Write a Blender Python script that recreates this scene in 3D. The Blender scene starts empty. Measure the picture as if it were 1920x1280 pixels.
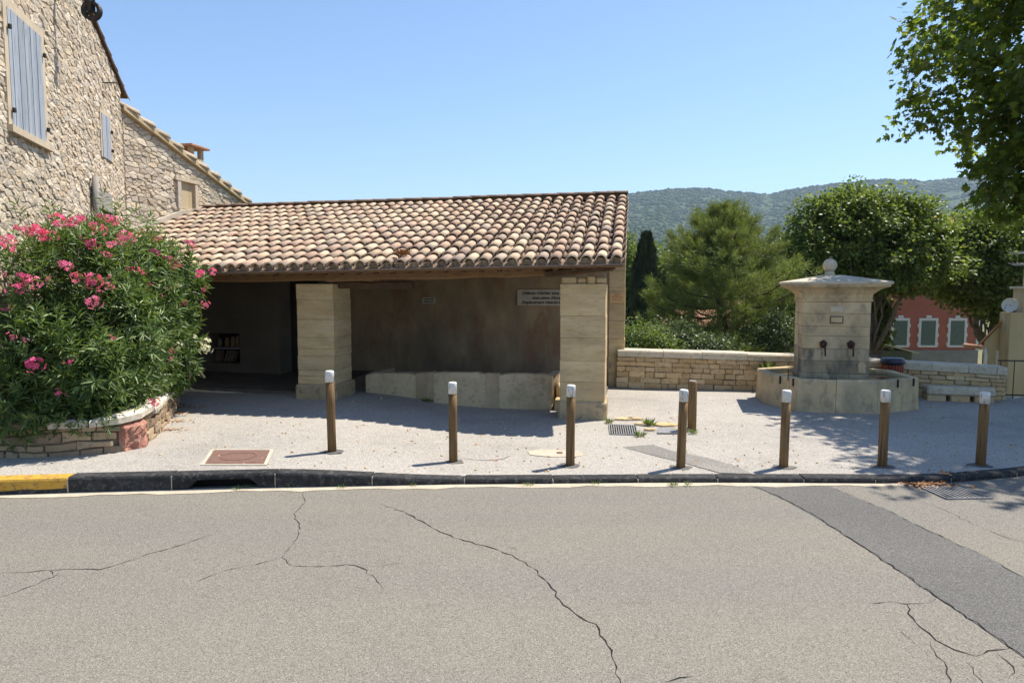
import bpy, math, random
import numpy as np
from mathutils import Vector, Matrix
R = math.radians
random.seed(7); RNG = np.random.default_rng(7)
scene = bpy.context.scene
COL = scene.collection

# ------------------------------------------------------------------ camera, sky, sun, exposure
EYE = 2.1
PITCH = math.atan(100 / 1280)
cam = bpy.data.cameras.new('camera'); cam.sensor_width = 36; cam.lens = 24.0
cam.clip_start = 0.05; cam.clip_end = 20000
camo = bpy.data.objects.new('camera', cam); COL.objects.link(camo)
camo.location = (0, 0, EYE); camo.rotation_euler = (math.pi / 2 - PITCH, 0, 0)
scene.camera = camo

SUN_EL = R(62.5); SUN_AZ = math.atan2(.44, .27)          # azimuth from +Y towards +X
world = bpy.data.worlds.new('World'); scene.world = world; world.use_nodes = True
wn = world.node_tree; bg = wn.nodes['Background']
sky = wn.nodes.new('ShaderNodeTexSky'); sky.sky_type = 'NISHITA'; sky.sun_disc = False
sky.sun_elevation = SUN_EL; sky.sun_rotation = SUN_AZ
sky.altitude = 300; sky.air_density = 1.05; sky.dust_density = 0.15; sky.ozone_density = 4.6
wn.links.new(sky.outputs[0], bg.inputs['Color']); bg.inputs['Strength'].default_value = 0.108
sl = bpy.data.lights.new('sun', 'SUN'); sl.energy = 4.6; sl.angle = R(0.53); sl.color = (1.0, .93, .82)
so = bpy.data.objects.new('sun', sl); COL.objects.link(so)
sdir = Vector((math.sin(SUN_AZ) * math.cos(SUN_EL), math.cos(SUN_AZ) * math.cos(SUN_EL), math.sin(SUN_EL)))
so.rotation_euler = sdir.to_track_quat('Z', 'Y').to_euler(); so.location = (30, 20, 60)
vs = scene.view_settings; vs.view_transform = 'Standard'; vs.look = 'None'; vs.gamma = 1.0
vs.use_curve_mapping = False; vs.exposure = 0.84
scene.render.engine = 'CYCLES'
cy = scene.cycles; cy.use_denoising = True; cy.max_bounces = 7; cy.diffuse_bounces = 4; cy.transparent_max_bounces = 6
cy.volume_bounces = 0; cy.caustics_reflective = False; cy.caustics_refractive = False
try: cy.denoiser = 'OPENIMAGEDENOISE'
except Exception: pass

# ------------------------------------------------------------------ placement helpers
CP, SP = math.cos(PITCH), math.sin(PITCH)
def ray(x, y):
    a, b = (x - 960) / 1280, (640 - y) / 1280
    return (a, CP + b * SP, -SP + b * CP)
def gp(x, y, h=0.0):                                     # point on a level h seen in the photograph
    r = ray(x, y); t = (h - EYE) / r[2]; return Vector((r[0] * t, r[1] * t, h))
def at(x, y, Y):
    r = ray(x, y); t = Y / r[1]; return Vector((r[0] * t, Y, EYE + r[2] * t))
def ss(a, b, x):
    t = min(1, max(0, (x - a) / (b - a))); return t * t * (3 - 2 * t)
def ground_h(x, y):                                      # level of the gravelled terrace
    k = 0.055 + 0.105 * (1 - ss(-2.7, -0.3, x))
    return k + 0.013 * max(0, y - 7.3) * (1 - ss(-3.2, 0.6, x))

# ------------------------------------------------------------------ objects
def new(name, me, mat=None, parent=None, loc=None):
    o = bpy.data.objects.new(name, me); COL.objects.link(o)
    if mat is not None and me is not None and len(me.materials) == 0: me.materials.append(mat)
    if parent is not None: o.parent = parent
    if loc is not None: o.location = loc
    return o
def tag(o, label=None, cat=None, group=None, kind=None):
    if label: o['label'] = label
    if cat: o['category'] = cat
    if group: o['group'] = group
    if kind: o['kind'] = kind
    return o
def thing(name, loc, label, cat, group=None):
    o = bpy.data.objects.new(name, None); COL.objects.link(o); o.location = loc
    o.empty_display_size = .2
    return tag(o, label, cat, group)
def origin(o):                                           # world origin of an unrotated chain
    p = Vector(o.location); q = o.parent
    while q is not None: p = p + Vector(q.location); q = q.parent
    return p
def copy_tree(o, parent=None):
    c = o.copy(); COL.objects.link(c); c.parent = parent
    for ch in list(o.children): copy_tree(ch, c)
    return c

class MB:                                                # collects faces in world space
    def __init__(s): s.v = []; s.f = []; s.sm = []
    def add(s, vs_, fs, smooth=False):
        b = len(s.v); s.v += [tuple(p) for p in vs_]; s.f += [tuple(i + b for i in f) for f in fs]
        s.sm += [smooth] * len(fs); return s
    def box(s, c, size, M=None, bev=0.0):
        hx, hy, hz = size[0] / 2, size[1] / 2, size[2] / 2
        if bev <= 0:
            V = [Vector((x * hx, y * hy, z * hz)) for z in (-1, 1) for y in (-1, 1) for x in (-1, 1)]
            F = [(0, 2, 3, 1), (4, 5, 7, 6), (0, 1, 5, 4), (2, 6, 7, 3), (0, 4, 6, 2), (1, 3, 7, 5)]
        else:
            b = min(bev, hx * .9, hy * .9, hz * .9); V = []; F = []
            rings = [(-hz, b), (-hz + b, 0), (hz - b, 0), (hz, b)]
            for z, k in rings:
                x, y = hx - k, hy - k
                c8 = [(-x + (b if k == 0 else 0), -y), (x - (b if k == 0 else 0), -y), (x, -y + (b if k == 0 else 0)), (x, y - (b if k == 0 else 0)),
                      (x - (b if k == 0 else 0), y), (-x + (b if k == 0 else 0), y), (-x, y - (b if k == 0 else 0)), (-x, -y + (b if k == 0 else 0))]
                if k > 0: c8 = [(-x, -y), (x, -y), (x, -y), (x, y), (x, y), (-x, y), (-x, y), (-x, -y)]
                V += [Vector((p[0], p[1], z)) for p in c8]
            V2 = []; mp = {}
            idx = []
            for p in V:
                k = (round(p.x, 6), round(p.y, 6), round(p.z, 6))
                if k not in mp: mp[k] = len(V2); V2.append(p)
                idx.append(mp[k])
            for r in range(3):
                for i in range(8):
                    q = [idx[r * 8 + i], idx[r * 8 + (i + 1) % 8], idx[(r + 1) * 8 + (i + 1) % 8], idx[(r + 1) * 8 + i]]
                    u = []
                    for a in q:
                        if a not in u: u.append(a)
                    if len(u) > 2: F.append(tuple(u))
            F.append((idx[0], idx[6], idx[4], idx[2])); F.append((idx[24], idx[26], idx[28], idx[30]))
            V = V2
        c = Vector(c)
        s.add([(M @ p if M else p) + c for p in V], F); return s
    def prism(s, poly, z0, z1):                          # poly: list of (x, y); z0/z1: number or list
        n = len(poly)
        Z0 = z0 if isinstance(z0, (list, tuple)) else [z0] * n
        Z1 = z1 if isinstance(z1, (list, tuple)) else [z1] * n
        a = sum(poly[i][0] * poly[(i + 1) % n][1] - poly[(i + 1) % n][0] * poly[i][1] for i in range(n))
        if a < 0: poly = poly[::-1]; Z0 = list(Z0)[::-1]; Z1 = list(Z1)[::-1]
        V = [(p[0], p[1], z) for p, z in zip(poly, Z0)] + [(p[0], p[1], z) for p, z in zip(poly, Z1)]
        F = [tuple(range(n))[::-1], tuple(range(n, 2 * n))] + [(i, (i + 1) % n, n + (i + 1) % n, n + i) for i in range(n)]
        s.add(V, F); return s
    def tube(s, pts, rad, n=8, caps=True, smooth=True):
        pts = [Vector(p) for p in pts]; m = len(pts)
        rs = rad if isinstance(rad, (list, tuple)) else [rad] * m
        V = []; ref = None
        for i in range(m):
            t = (pts[min(i + 1, m - 1)] - pts[max(i - 1, 0)]).normalized()
            if ref is None: ref = t.orthogonal().normalized()
            a = (ref - t * ref.dot(t)).normalized(); b = t.cross(a); ref = a
            for k in range(n):
                w = 2 * math.pi * k / n; V.append(pts[i] + (a * math.cos(w) + b * math.sin(w)) * rs[i])
        F = [(i * n + k, i * n + (k + 1) % n, (i + 1) * n + (k + 1) % n, (i + 1) * n + k) for i in range(m - 1) for k in range(n)]
        s.add(V, F, smooth)
        if caps:
            b = len(s.v) - len(V)
            s.f.append(tuple(b + k for k in range(n))[::-1]); s.f.append(tuple(b + (m - 1) * n + k for k in range(n))); s.sm += [False, False]
        return s
    def lathe(s, c, prof, n=24, smooth=True):            # prof: (r, z) from bottom to top
        V = []; c = Vector(c)
        for r, z in prof:
            for k in range(n):
                w = 2 * math.pi * k / n; V.append(c + Vector((r * math.cos(w), r * math.sin(w), z)))
        m = len(prof)
        F = [(i * n + k, i * n + (k + 1) % n, (i + 1) * n + (k + 1) % n, (i + 1) * n + k) for i in range(m - 1) for k in range(n)]
        s.add(V, F, smooth)
        b = len(s.v) - len(V)
        s.f.append(tuple(b + k for k in range(n))[::-1]); s.f.append(tuple(b + (m - 1) * n + k for k in range(n))); s.sm += [False, False]
        return s
    def mesh(s, name, off=(0, 0, 0)):
        me = bpy.data.meshes.new(name); o = Vector(off)
        me.from_pydata([(p[0] - o[0], p[1] - o[1], p[2] - o[2]) for p in s.v], [], s.f); me.update()
        me.polygons.foreach_set('use_smooth', s.sm)
        return me
    def build(s, name, mat, parent=None, center=False):
        off = origin(parent) if parent is not None else Vector((0, 0, 0))
        loc = Vector((0, 0, 0))
        if center or parent is None:
            xs = np.array(s.v, dtype=float); lo, hi = xs.min(0), xs.max(0)
            loc = Vector(((lo[0] + hi[0]) / 2, (lo[1] + hi[1]) / 2, lo[2])) - off
        me = s.mesh(name, off + loc)
        return new(name, me, mat, parent, loc)

def bulk(name, V, F, mat, parent=None):                  # V: n x 3 world, F: m x k indices
    off = np.array(origin(parent)) if parent is not None else np.zeros(3)
    me = bpy.data.meshes.new(name); V = np.asarray(V, np.float32) - off.astype(np.float32); F = np.asarray(F, np.int32); k = F.shape[1]
    me.vertices.add(len(V)); me.vertices.foreach_set('co', V.ravel())
    me.loops.add(F.size); me.loops.foreach_set('vertex_index', F.ravel())
    me.polygons.add(len(F)); me.polygons.foreach_set('loop_start', np.arange(0, F.size, k, dtype=np.int32))
    me.update(calc_edges=True); me.validate()
    return new(name, me, mat, parent)

# ------------------------------------------------------------------ materials
def mat(name, cols, scale=6.0, rough=.85, bump=.3, bscale=40.0, rnd=0.0, spots=None, sscale=60.0, samt=.5, stretch=(1, 1, 1),
        detail=6, spec=.25, metal=0.0, transl=0.0, bdist=.01, big=None, bigscale=.5, bigamt=.4, ramp=None, voron=0.0, vscale=20):
    m = bpy.data.materials.new(name); m.use_nodes = True; nt = m.node_tree; N = nt.nodes; L = nt.links
    p = N['Principled BSDF']; p.inputs['Roughness'].default_value = rough; p.inputs['Metallic'].default_value = metal
    p.inputs['Specular IOR Level'].default_value = spec
    geo = N.new('ShaderNodeNewGeometry'); mp = N.new('ShaderNodeMapping'); mp.inputs['Scale'].default_value = stretch
    L.new(geo.outputs['Position'], mp.inputs['Vector']); vec = mp.outputs[0]
    oi = N.new('ShaderNodeObjectInfo'); ad = N.new('ShaderNodeMath'); ad.operation = 'ADD'
    L.new(oi.outputs['Random'], ad.inputs[0]); L.new(geo.outputs['Random Per Island'], ad.inputs[1])
    fr = N.new('ShaderNodeMath'); fr.operation = 'FRACT'; L.new(ad.outputs[0], fr.inputs[0]); rand = fr.outputs[0]
    def noise(sc, det=detail, v=vec, rgh=.6):
        n = N.new('ShaderNodeTexNoise'); n.inputs['Scale'].default_value = sc; n.inputs['Detail'].default_value = det
        n.inputs['Roughness'].default_value = rgh; L.new(v, n.inputs['Vector']); return n.outputs['Fac']
    def mix(fac, a, b, bt='MIX'):
        x = N.new('ShaderNodeMix'); x.data_type = 'RGBA'; x.blend_type = bt
        for s_, v in ((x.inputs[0], fac), (x.inputs[6], a), (x.inputs[7], b)):
            if isinstance(v, (int, float)): s_.default_value = v
            elif isinstance(v, (tuple, list)): s_.default_value = tuple(v) + ((1,) if len(v) == 3 else ())
            else: L.new(v, s_)
        return x.outputs[2]
    def rng(v, a, b, c=0.0, d=1.0):
        x = N.new('ShaderNodeMapRange'); L.new(v, x.inputs[0])
        for i, q in enumerate((a, b, c, d)): x.inputs[1 + i].default_value = q
        return x.outputs[0]
    cr = N.new('ShaderNodeValToRGB'); els = cr.color_ramp.elements
    while len(els) < len(cols): els.new(.5)
    for i, c in enumerate(cols):
        els[i].position = i / max(1, len(cols) - 1); els[i].color = tuple(c) + (1,)
    nf = rng(noise(scale), .28, .72)
    if rnd > 0:
        a = N.new('ShaderNodeMix'); a.data_type = 'FLOAT'; a.inputs[0].default_value = rnd; L.new(nf, a.inputs[2]); L.new(rand, a.inputs[3]); nf = a.outputs[0]
    L.new(nf, cr.inputs[0]); col = cr.outputs[0]
    if rnd > 0:                                          # value varies from piece to piece
        w = N.new('ShaderNodeTexWhiteNoise'); w.noise_dimensions = '1D'; L.new(rand, w.inputs['W'])
        col = mix(1.0, col, mix(w.outputs['Value'], (1 - .28 * rnd,) * 3, (1 + .22 * rnd,) * 3), 'MULTIPLY')
    if big is not None: col = mix(rng(noise(bigscale, 4), .42, .68, 0, bigamt), col, big)
    if spots is not None: col = mix(rng(noise(sscale, 3, rgh=.7), .52, .66, 0, samt), col, spots)
    L.new(col, p.inputs['Base Color'])
    if bump > 0:
        b = N.new('ShaderNodeBump'); b.inputs['Strength'].default_value = bump; b.inputs['Distance'].default_value = bdist
        h = noise(bscale, 5)
        if voron > 0:
            vo = N.new('ShaderNodeTexVoronoi'); vo.inputs['Scale'].default_value = vscale; L.new(vec, vo.inputs['Vector'])
            hh = N.new('ShaderNodeMath'); hh.operation = 'MULTIPLY_ADD'; L.new(vo.outputs['Distance'], hh.inputs[0]); hh.inputs[1].default_value = -voron; L.new(h, hh.inputs[2]); h = hh.outputs[0]
        L.new(h, b.inputs['Height']); L.new(b.outputs[0], p.inputs['Normal'])
    if transl > 0:
        t = N.new('ShaderNodeBsdfTranslucent'); L.new(mix(1.0, col, (1.35, 1.35, .75), 'MULTIPLY'), t.inputs['Color'])
        ms = N.new('ShaderNodeMixShader'); ms.inputs[0].default_value = transl
        L.new(p.outputs[0], ms.inputs[1]); L.new(t.outputs[0], ms.inputs[2]); L.new(ms.outputs[0], N['Material Output'].inputs['Surface'])
    return m
def aggregate(name, base, dark, light, tint, sc, amt=1.0, big=None, lanes=None, stain=None, hi=.75):  # asphalt / gravel with visible stones
    m = bpy.data.materials.new(name); m.use_nodes = True; nt = m.node_tree; N = nt.nodes; L = nt.links
    p = N['Principled BSDF']; p.inputs['Roughness'].default_value = .9; p.inputs['Specular IOR Level'].default_value = .2
    geo = N.new('ShaderNodeNewGeometry')
    def mix(f, a, b):
        x = N.new('ShaderNodeMix'); x.data_type = 'RGBA'
        for s_, v in ((x.inputs[0], f), (x.inputs[6], a), (x.inputs[7], b)):
            if isinstance(v, (int, float)): s_.default_value = v
            elif isinstance(v, tuple): s_.default_value = v + (1,)
            else: L.new(v, s_)
        return x.outputs[2]
    def rng(v, a, b, c=0., d=1.):
        x = N.new('ShaderNodeMapRange'); L.new(v, x.inputs[0])
        for i, q in enumerate((a, b, c, d)): x.inputs[1 + i].default_value = q
        return x.outputs[0]
    def noise(s_, det, r=.6, stretch=None, off=0.0):
        n = N.new('ShaderNodeTexNoise'); n.inputs['Scale'].default_value = s_; n.inputs['Detail'].default_value = det; n.inputs['Roughness'].default_value = r
        mp = N.new('ShaderNodeMapping'); mp.inputs['Scale'].default_value = stretch or (1, 1, 1); mp.inputs['Location'].default_value = (off, off * .7, 0)
        L.new(geo.outputs['Position'], mp.inputs['Vector']); L.new(mp.outputs[0], n.inputs['Vector']); return n.outputs['Fac']
    vo = N.new('ShaderNodeTexVoronoi'); vo.inputs['Scale'].default_value = sc; L.new(geo.outputs['Position'], vo.inputs['Vector'])
    sep = N.new('ShaderNodeSeparateColor'); L.new(vo.outputs['Color'], sep.inputs[0])
    c = mix(rng(noise(.9, 5), .35, .65), base, tint)
    if lanes: c = mix(rng(noise(1.0, 4, .55, (.10, .85, 1), 3.1), .40, .64, 0, .65), c, lanes)   # worn bands along the street
    if big: c = mix(rng(noise(.45, 7, .72), .47, .64, 0, .75), c, big)
    if stain: c = mix(rng(noise(1.7, 5, .7, None, 7.7), .60, .74, 0, .55), c, stain)
    c = mix(rng(sep.outputs[0], .62, .86, 0, hi * amt), c, light)
    c = mix(rng(sep.outputs[1], .66, .9, 0, .8 * amt), c, dark)
    c = mix(rng(noise(sc * .22, 4, .75), .56, .72, 0, .45 * amt), c, dark)
    L.new(c, p.inputs['Base Color'])
    b = N.new('ShaderNodeBump'); b.inputs['Strength'].default_value = .5; b.inputs['Distance'].default_value = .005
    h = N.new('ShaderNodeMath'); h.operation = 'MULTIPLY_ADD'; L.new(vo.outputs['Distance'], h.inputs[0]); h.inputs[1].default_value = -.8; L.new(noise(sc * .6, 4), h.inputs[2])
    L.new(h.outputs[0], b.inputs['Height']); L.new(b.outputs[0], p.inputs['Normal'])
    return m
M = {}
M['asphalt'] = aggregate('asphalt', (.198, .182, .152), (.085, .077, .065), (.35, .32, .268), (.214, .194, .158), 185, .95, lanes=(.165, .158, .147), stain=(.132, .122, .104), hi=.7)
M['patch'] = aggregate('asphalt_newer', (.122, .117, .108), (.045, .044, .042), (.23, .22, .205), (.140, .134, .124), 185, .95, lanes=(.106, .102, .096), stain=(.145, .137, .126), hi=.7)
M['oldpatch'] = aggregate('old_repair', (.20, .188, .170), (.085, .08, .073), (.36, .34, .31), (.265, .246, .22), 110, .9, big=(.31, .285, .255), hi=.65)
M['gravel'] = aggregate('terrace_gravel', (.352, .325, .288), (.15, .138, .123), (.53, .492, .445), (.425, .390, .345), 105, .9, big=(.235, .218, .194), stain=(.50, .458, .405), hi=.6)
M['kerbtop'] = mat('tarred_kerb', [(.016, .016, .017), (.030, .030, .031), (.062, .060, .058)], 9, .85, .7, 45, .35, spots=(.13, .122, .11), sscale=17, samt=.55, bdist=.015)
M['yellow'] = mat('yellow_paint', [(.50, .27, .035), (.62, .36, .06)], 14, .6, .25, 60, spots=(.10, .09, .08), sscale=16, samt=.8)
M['gutter'] = mat('gutter_concrete', [(.41, .35, .262), (.55, .48, .37)], 7, .9, .3, 80, spots=(.2, .18, .14), sscale=45)
M['crack'] = mat('crack_shadow', [(.012, .011, .010), (.03, .028, .025)], 30, 1, 0)
M['concrete'] = mat('pale_concrete', [(.44, .39, .30), (.56, .50, .40)], 8, .9, .35, 70, spots=(.25, .22, .18), sscale=70)
M['darkfloor'] = mat('shade_dark_floor', [(.10, .09, .075), (.17, .15, .125)], 4, .9, .3, 40)  # interior shade of the bays is put into this dark floor colour
M['rust'] = mat('rusty_iron', [(.14, .075, .055), (.20, .11, .085), (.16, .12, .10)], 12, .75, .35, 90, spots=(.06, .04, .035), sscale=90)
M['iron'] = mat('dark_iron', [(.03, .028, .026), (.06, .055, .05)], 20, .6, .2, 90, metal=.4)
M['greyiron'] = mat('worn_grey_iron', [(.20, .20, .20), (.33, .325, .32)], 20, .55, .2, 90, metal=.35)
M['limestone'] = mat('cut_limestone', [(.50, .355, .175), (.63, .475, .26), (.69, .555, .345)], 2.2, .88, .6, 26, .3, spots=(.30, .20, .105), sscale=7, samt=.32, stretch=(1, 1, 4), bdist=.02, big=(.34, .26, .165), bigscale=1.3, bigamt=.5)
M['plinth'] = mat('damp_plinth_stone', [(.34, .25, .135), (.46, .35, .21), (.55, .44, .28)], 3, .9, .5, 30, .3, spots=(.16, .125, .08), sscale=10, samt=.6, bdist=.02, big=(.20, .16, .10), bigscale=3, bigamt=.6)
M['trough'] = mat('trough_stone', [(.50, .385, .225), (.63, .51, .335)], 3, .9, .4, 40, .25, spots=(.22, .18, .12), sscale=14, samt=.45, big=(.26, .21, .14), bigscale=2.2, bigamt=.5)
M['fountain'] = mat('fountain_stone', [(.50, .365, .195), (.62, .475, .27), (.67, .54, .345)], 2.8, .88, .4, 34, .3, spots=(.17, .145, .11), sscale=5, samt=.5, stretch=(1, 1, .7), big=(.20, .175, .14), bigscale=1.6, bigamt=.7)
M['fountainwet'] = mat('stained_fountain_stone', [(.34, .26, .16), (.48, .375, .235), (.56, .45, .30)], 3.2, .85, .4, 34, .3, spots=(.10, .09, .07), sscale=6, samt=.7, stretch=(1, 1, .4), big=(.12, .105, .08), bigscale=2.6, bigamt=.8)
M['render'] = mat('stained_render', [(.235, .175, .108), (.34, .25, .15), (.42, .32, .205)], 2.2, .95, .5, 26, spots=(.24, .125, .07), sscale=1.7, samt=.7, stretch=(1, 1, .55), big=(.14, .115, .09), bigscale=.9, bigamt=.7, bdist=.015)
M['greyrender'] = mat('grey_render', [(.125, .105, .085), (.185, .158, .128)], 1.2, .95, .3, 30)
M['rubble'] = mat('rubble_stone', [(.36, .305, .235), (.56, .48, .365), (.67, .59, .47), (.56, .44, .30), (.47, .42, .35), (.66, .565, .435)], 7, .92, .9, 30, .76, spots=(.23, .195, .155), sscale=24, samt=.6, bdist=.02, big=(.52, .41, .29), bigscale=.8, bigamt=.3)
M['mortar'] = mat('lime_mortar', [(.40, .325, .23), (.53, .445, .33)], 4, .97, .7, 45, bdist=.02, spots=(.25, .2, .14), sscale=18, samt=.4)
M['wallstone'] = mat('golden_wall_stone', [(.43, .285, .135), (.57, .405, .21), (.63, .485, .29), (.52, .33, .145)], 5, .92, .5, 32, .7, spots=(.22, .165, .11), sscale=16, samt=.5, bdist=.015)
M['wallmortar'] = mat('dark_joint', [(.12, .085, .05), (.22, .155, .09)], 6, .97, .6, 50)
M['coping'] = mat('coping_stone', [(.50, .42, .30), (.63, .55, .42)], 4, .9, .4, 40, .3, spots=(.24, .2, .15), sscale=14, samt=.45)
M['planterstone'] = mat('planter_stone', [(.26, .175, .10), (.40, .29, .17), (.33, .25, .17), (.22, .14, .085)], 5, .92, .55, 30, .75, spots=(.16, .12, .08), sscale=15, samt=.5, bdist=.015)
M['redstone'] = mat('red_rock', [(.30, .125, .085), (.42, .20, .145), (.50, .29, .21)], 9, .95, 1.0, 30, spots=(.16, .07, .05), sscale=25, samt=.6, bdist=.03)
M['whitestone'] = mat('white_slab', [(.58, .51, .40), (.70, .64, .53)], 5, .9, .5, 25, .3, spots=(.4, .33, .24), sscale=14)
M['tile'] = mat('canal_tile', [(.42, .28, .195), (.57, .41, .28), (.63, .49, .335), (.50, .325, .23), (.44, .345, .265), (.66, .535, .375)], 14, .9, .45, 55, .84, spots=(.12, .10, .085), sscale=42, samt=.6, big=(.33, .275, .22), bigscale=3.2, bigamt=.35)
M['pan'] = mat('pan_tile', [(.20, .135, .10), (.30, .21, .155)], 10, .92, .4, 60, spots=(.1, .08, .06), sscale=30, samt=.6, big=(.18, .14, .11), bigscale=3, bigamt=.6)  # darker than the covers: channel shade is put into the clay colour
M['oldtile'] = mat('weathered_verge_tile', [(.30, .235, .165), (.42, .335, .24), (.48, .40, .30)], 9, .95, .6, 40, .5, spots=(.16, .125, .09), sscale=20, samt=.6)
M['tilemortar'] = mat('eave_mortar', [(.24, .18, .115), (.34, .26, .17)], 15, .95, .5, 70, .5)
M['wood'] = mat('beam_wood', [(.13, .07, .036), (.25, .145, .07), (.34, .215, .115)], 5, .85, .7, 40, .3, stretch=(1, 6, 14), spots=(.055, .035, .024), sscale=5, samt=.75)
M['darkwood'] = mat('dark_brown_wood', [(.07, .042, .025), (.12, .075, .045)], 6, .9, .3, 40)
M['greywood'] = mat('grey_weathered_wood', [(.24, .22, .20), (.38, .355, .325)], 8, .9, .5, 50, .3, stretch=(6, 6, .6))
M['post'] = mat('bollard_wood', [(.12, .068, .028), (.225, .135, .057), (.31, .20, .095)], 7, .8, .6, 50, .45, stretch=(7, 7, .3), spots=(.06, .034, .018), sscale=6, samt=.75, spec=.3)
M['whitepaint'] = mat('worn_white_paint', [(.50, .49, .46), (.70, .69, .65), (.78, .77, .73)], 22, .65, .3, 80, spots=(.20, .18, .15), sscale=22, samt=.85, stretch=(1.5, 1.5, .3))
M['shutter'] = mat('blue_grey_paint', [(.235, .27, .315), (.325, .36, .405), (.37, .395, .425)], 5, .75, .35, 40, .45, stretch=(5, 5, .4), spots=(.145, .165, .19), sscale=7, samt=.7)
M['frame'] = mat('window_surround', [(.44, .36, .255), (.57, .48, .355)], 5, .92, .35, 40)
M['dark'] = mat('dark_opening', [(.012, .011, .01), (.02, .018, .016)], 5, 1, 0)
M['sign'] = mat('painted_sign_board', [(.40, .37, .31), (.50, .465, .395)], 6, .8, .15, 60)
M['signorange'] = mat('faded_orange_sign', [(.60, .38, .18), (.70, .48, .26)], 8, .8, .15, 60)
M['ink'] = mat('dark_lettering', [(.018, .016, .016), (.03, .027, .025)], 30, .8, 0)
M['inkred'] = mat('faded_red_lettering', [(.42, .20, .09), (.48, .25, .12)], 30, .8, 0)
M['water'] = mat('basin_water', [(.028, .034, .026), (.045, .05, .04)], 3, .06, .08, 9, spec=.6)
M['copper'] = mat('bronze_spout', [(.05, .03, .022), (.10, .055, .035)], 14, .6, .5, 60, metal=.5)
M['soil'] = mat('soil', [(.09, .06, .04), (.16, .11, .075)], 8, 1, .6, 40)
M['bark'] = mat('bark', [(.10, .08, .06), (.19, .16, .125), (.26, .23, .185)], 6, .95, .7, 25, stretch=(3, 3, .8), bdist=.03)
M['pinebark'] = mat('pine_bark', [(.075, .055, .042), (.13, .10, .08)], 8, .95, .7, 25, stretch=(3, 3, .6), bdist=.03)
M['stem'] = mat('oleander_stem', [(.13, .12, .07), (.20, .18, .11)], 10, .9, .3, 40)
def leafmat(name, c1, c2, c3, tr=.35, rough=.45): return mat(name, [c1, c2, c3], 1.2, rough, 0, 10, .75, transl=tr, spec=.35)
M['plane'] = leafmat('plane_leaf', (.075, .118, .018), (.125, .172, .028), (.24, .27, .05), .58)
M['plane2'] = leafmat('plane_leaf_far', (.068, .110, .024), (.135, .188, .040), (.26, .30, .075), .46)
M['oleander'] = leafmat('oleander_leaf', (.048, .095, .027), (.11, .175, .046), (.23, .30, .10), .32, .36)
M['pine'] = leafmat('pine_needle', (.095, .13, .038), (.16, .20, .056), (.26, .29, .09), .34, .6)
M['cypress'] = leafmat('cypress_scale', (.018, .032, .016), (.028, .045, .020), (.040, .058, .026), .12, .7)
M['bushleaf'] = leafmat('bush_leaf', (.085, .13, .026), (.13, .185, .04), (.19, .235, .06), .38)
M['darkbush'] = leafmat('evergreen_leaf', (.055, .085, .032), (.09, .125, .046), (.135, .165, .062), .32)
M['pink'] = mat('pink_petal', [(.68, .075, .21), (.80, .15, .32), (.86, .32, .46)], 30, .6, 0, 10, .6, transl=.3)
M['white_petal'] = mat('cream_petal', [(.78, .76, .55), (.86, .85, .70)], 30, .6, 0, 10, .5, transl=.3)
M['hill'] = mat('wooded_hill', [(.030, .052, .024), (.050, .075, .030), (.075, .098, .042)], .02, 1, 0, 1, spots=(.13, .125, .085), sscale=.012, samt=.35)
M['hilltree'] = mat('hill_canopy', [(.026, .046, .02), (.042, .066, .026), (.066, .09, .034)], .004, 1, 0, 1, .7)
M['grassland'] = mat('valley_grass', [(.075, .088, .032), (.13, .13, .055), (.19, .165, .085)], .05, 1, .3, 3)
M['redhouse'] = mat('red_render', [(.36, .115, .078), (.43, .145, .10)], 1.2, .95, .2, 20)
M['yellowhouse'] = mat('ochre_render', [(.43, .335, .20), (.54, .43, .27)], .8, .95, .3, 20, stretch=(2, 2, .3), spots=(.25, .19, .12), sscale=2.5, samt=.4)
M['greybase'] = mat('grey_stone_base', [(.20, .19, .17), (.30, .28, .25)], 1.5, .95, .3, 10)
M['creamhouse'] = mat('cream_render', [(.50, .42, .31), (.60, .52, .40)], .6, .95, .2, 10)
M['farroof'] = mat('terracotta_roof', [(.36, .175, .105), (.50, .28, .18)], 3, .95, .3, 6, stretch=(3, 1, 1))
M['greenpaint'] = mat('grey_green_shutter', [(.115, .145, .115), (.15, .18, .145)], 5, .7, .1, 20)
M['whitetrim'] = mat('white_trim', [(.60, .585, .54), (.70, .68, .63)], 5, .8, .1, 20)
M['blackplastic'] = mat('navy_bin_lid', [(.02, .02, .04), (.035, .035, .06)], 5, .35, 0, 10, spec=.5)
M['binred'] = mat('red_bin_slats', [(.26, .055, .03), (.36, .09, .05)], 8, .6, .1, 20)
M['grass'] = leafmat('weed_leaf', (.09, .14, .03), (.14, .2, .05), (.2, .25, .08), .3)
M['deadleaf'] = mat('dry_leaf', [(.26, .11, .04), (.40, .19, .075), (.46, .28, .14)], 20, .8, 0, 10, .8)
M['bird'] = mat('dish_white', [(.58, .56, .52), (.66, .64, .6)], 5, .5, 0)

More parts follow.
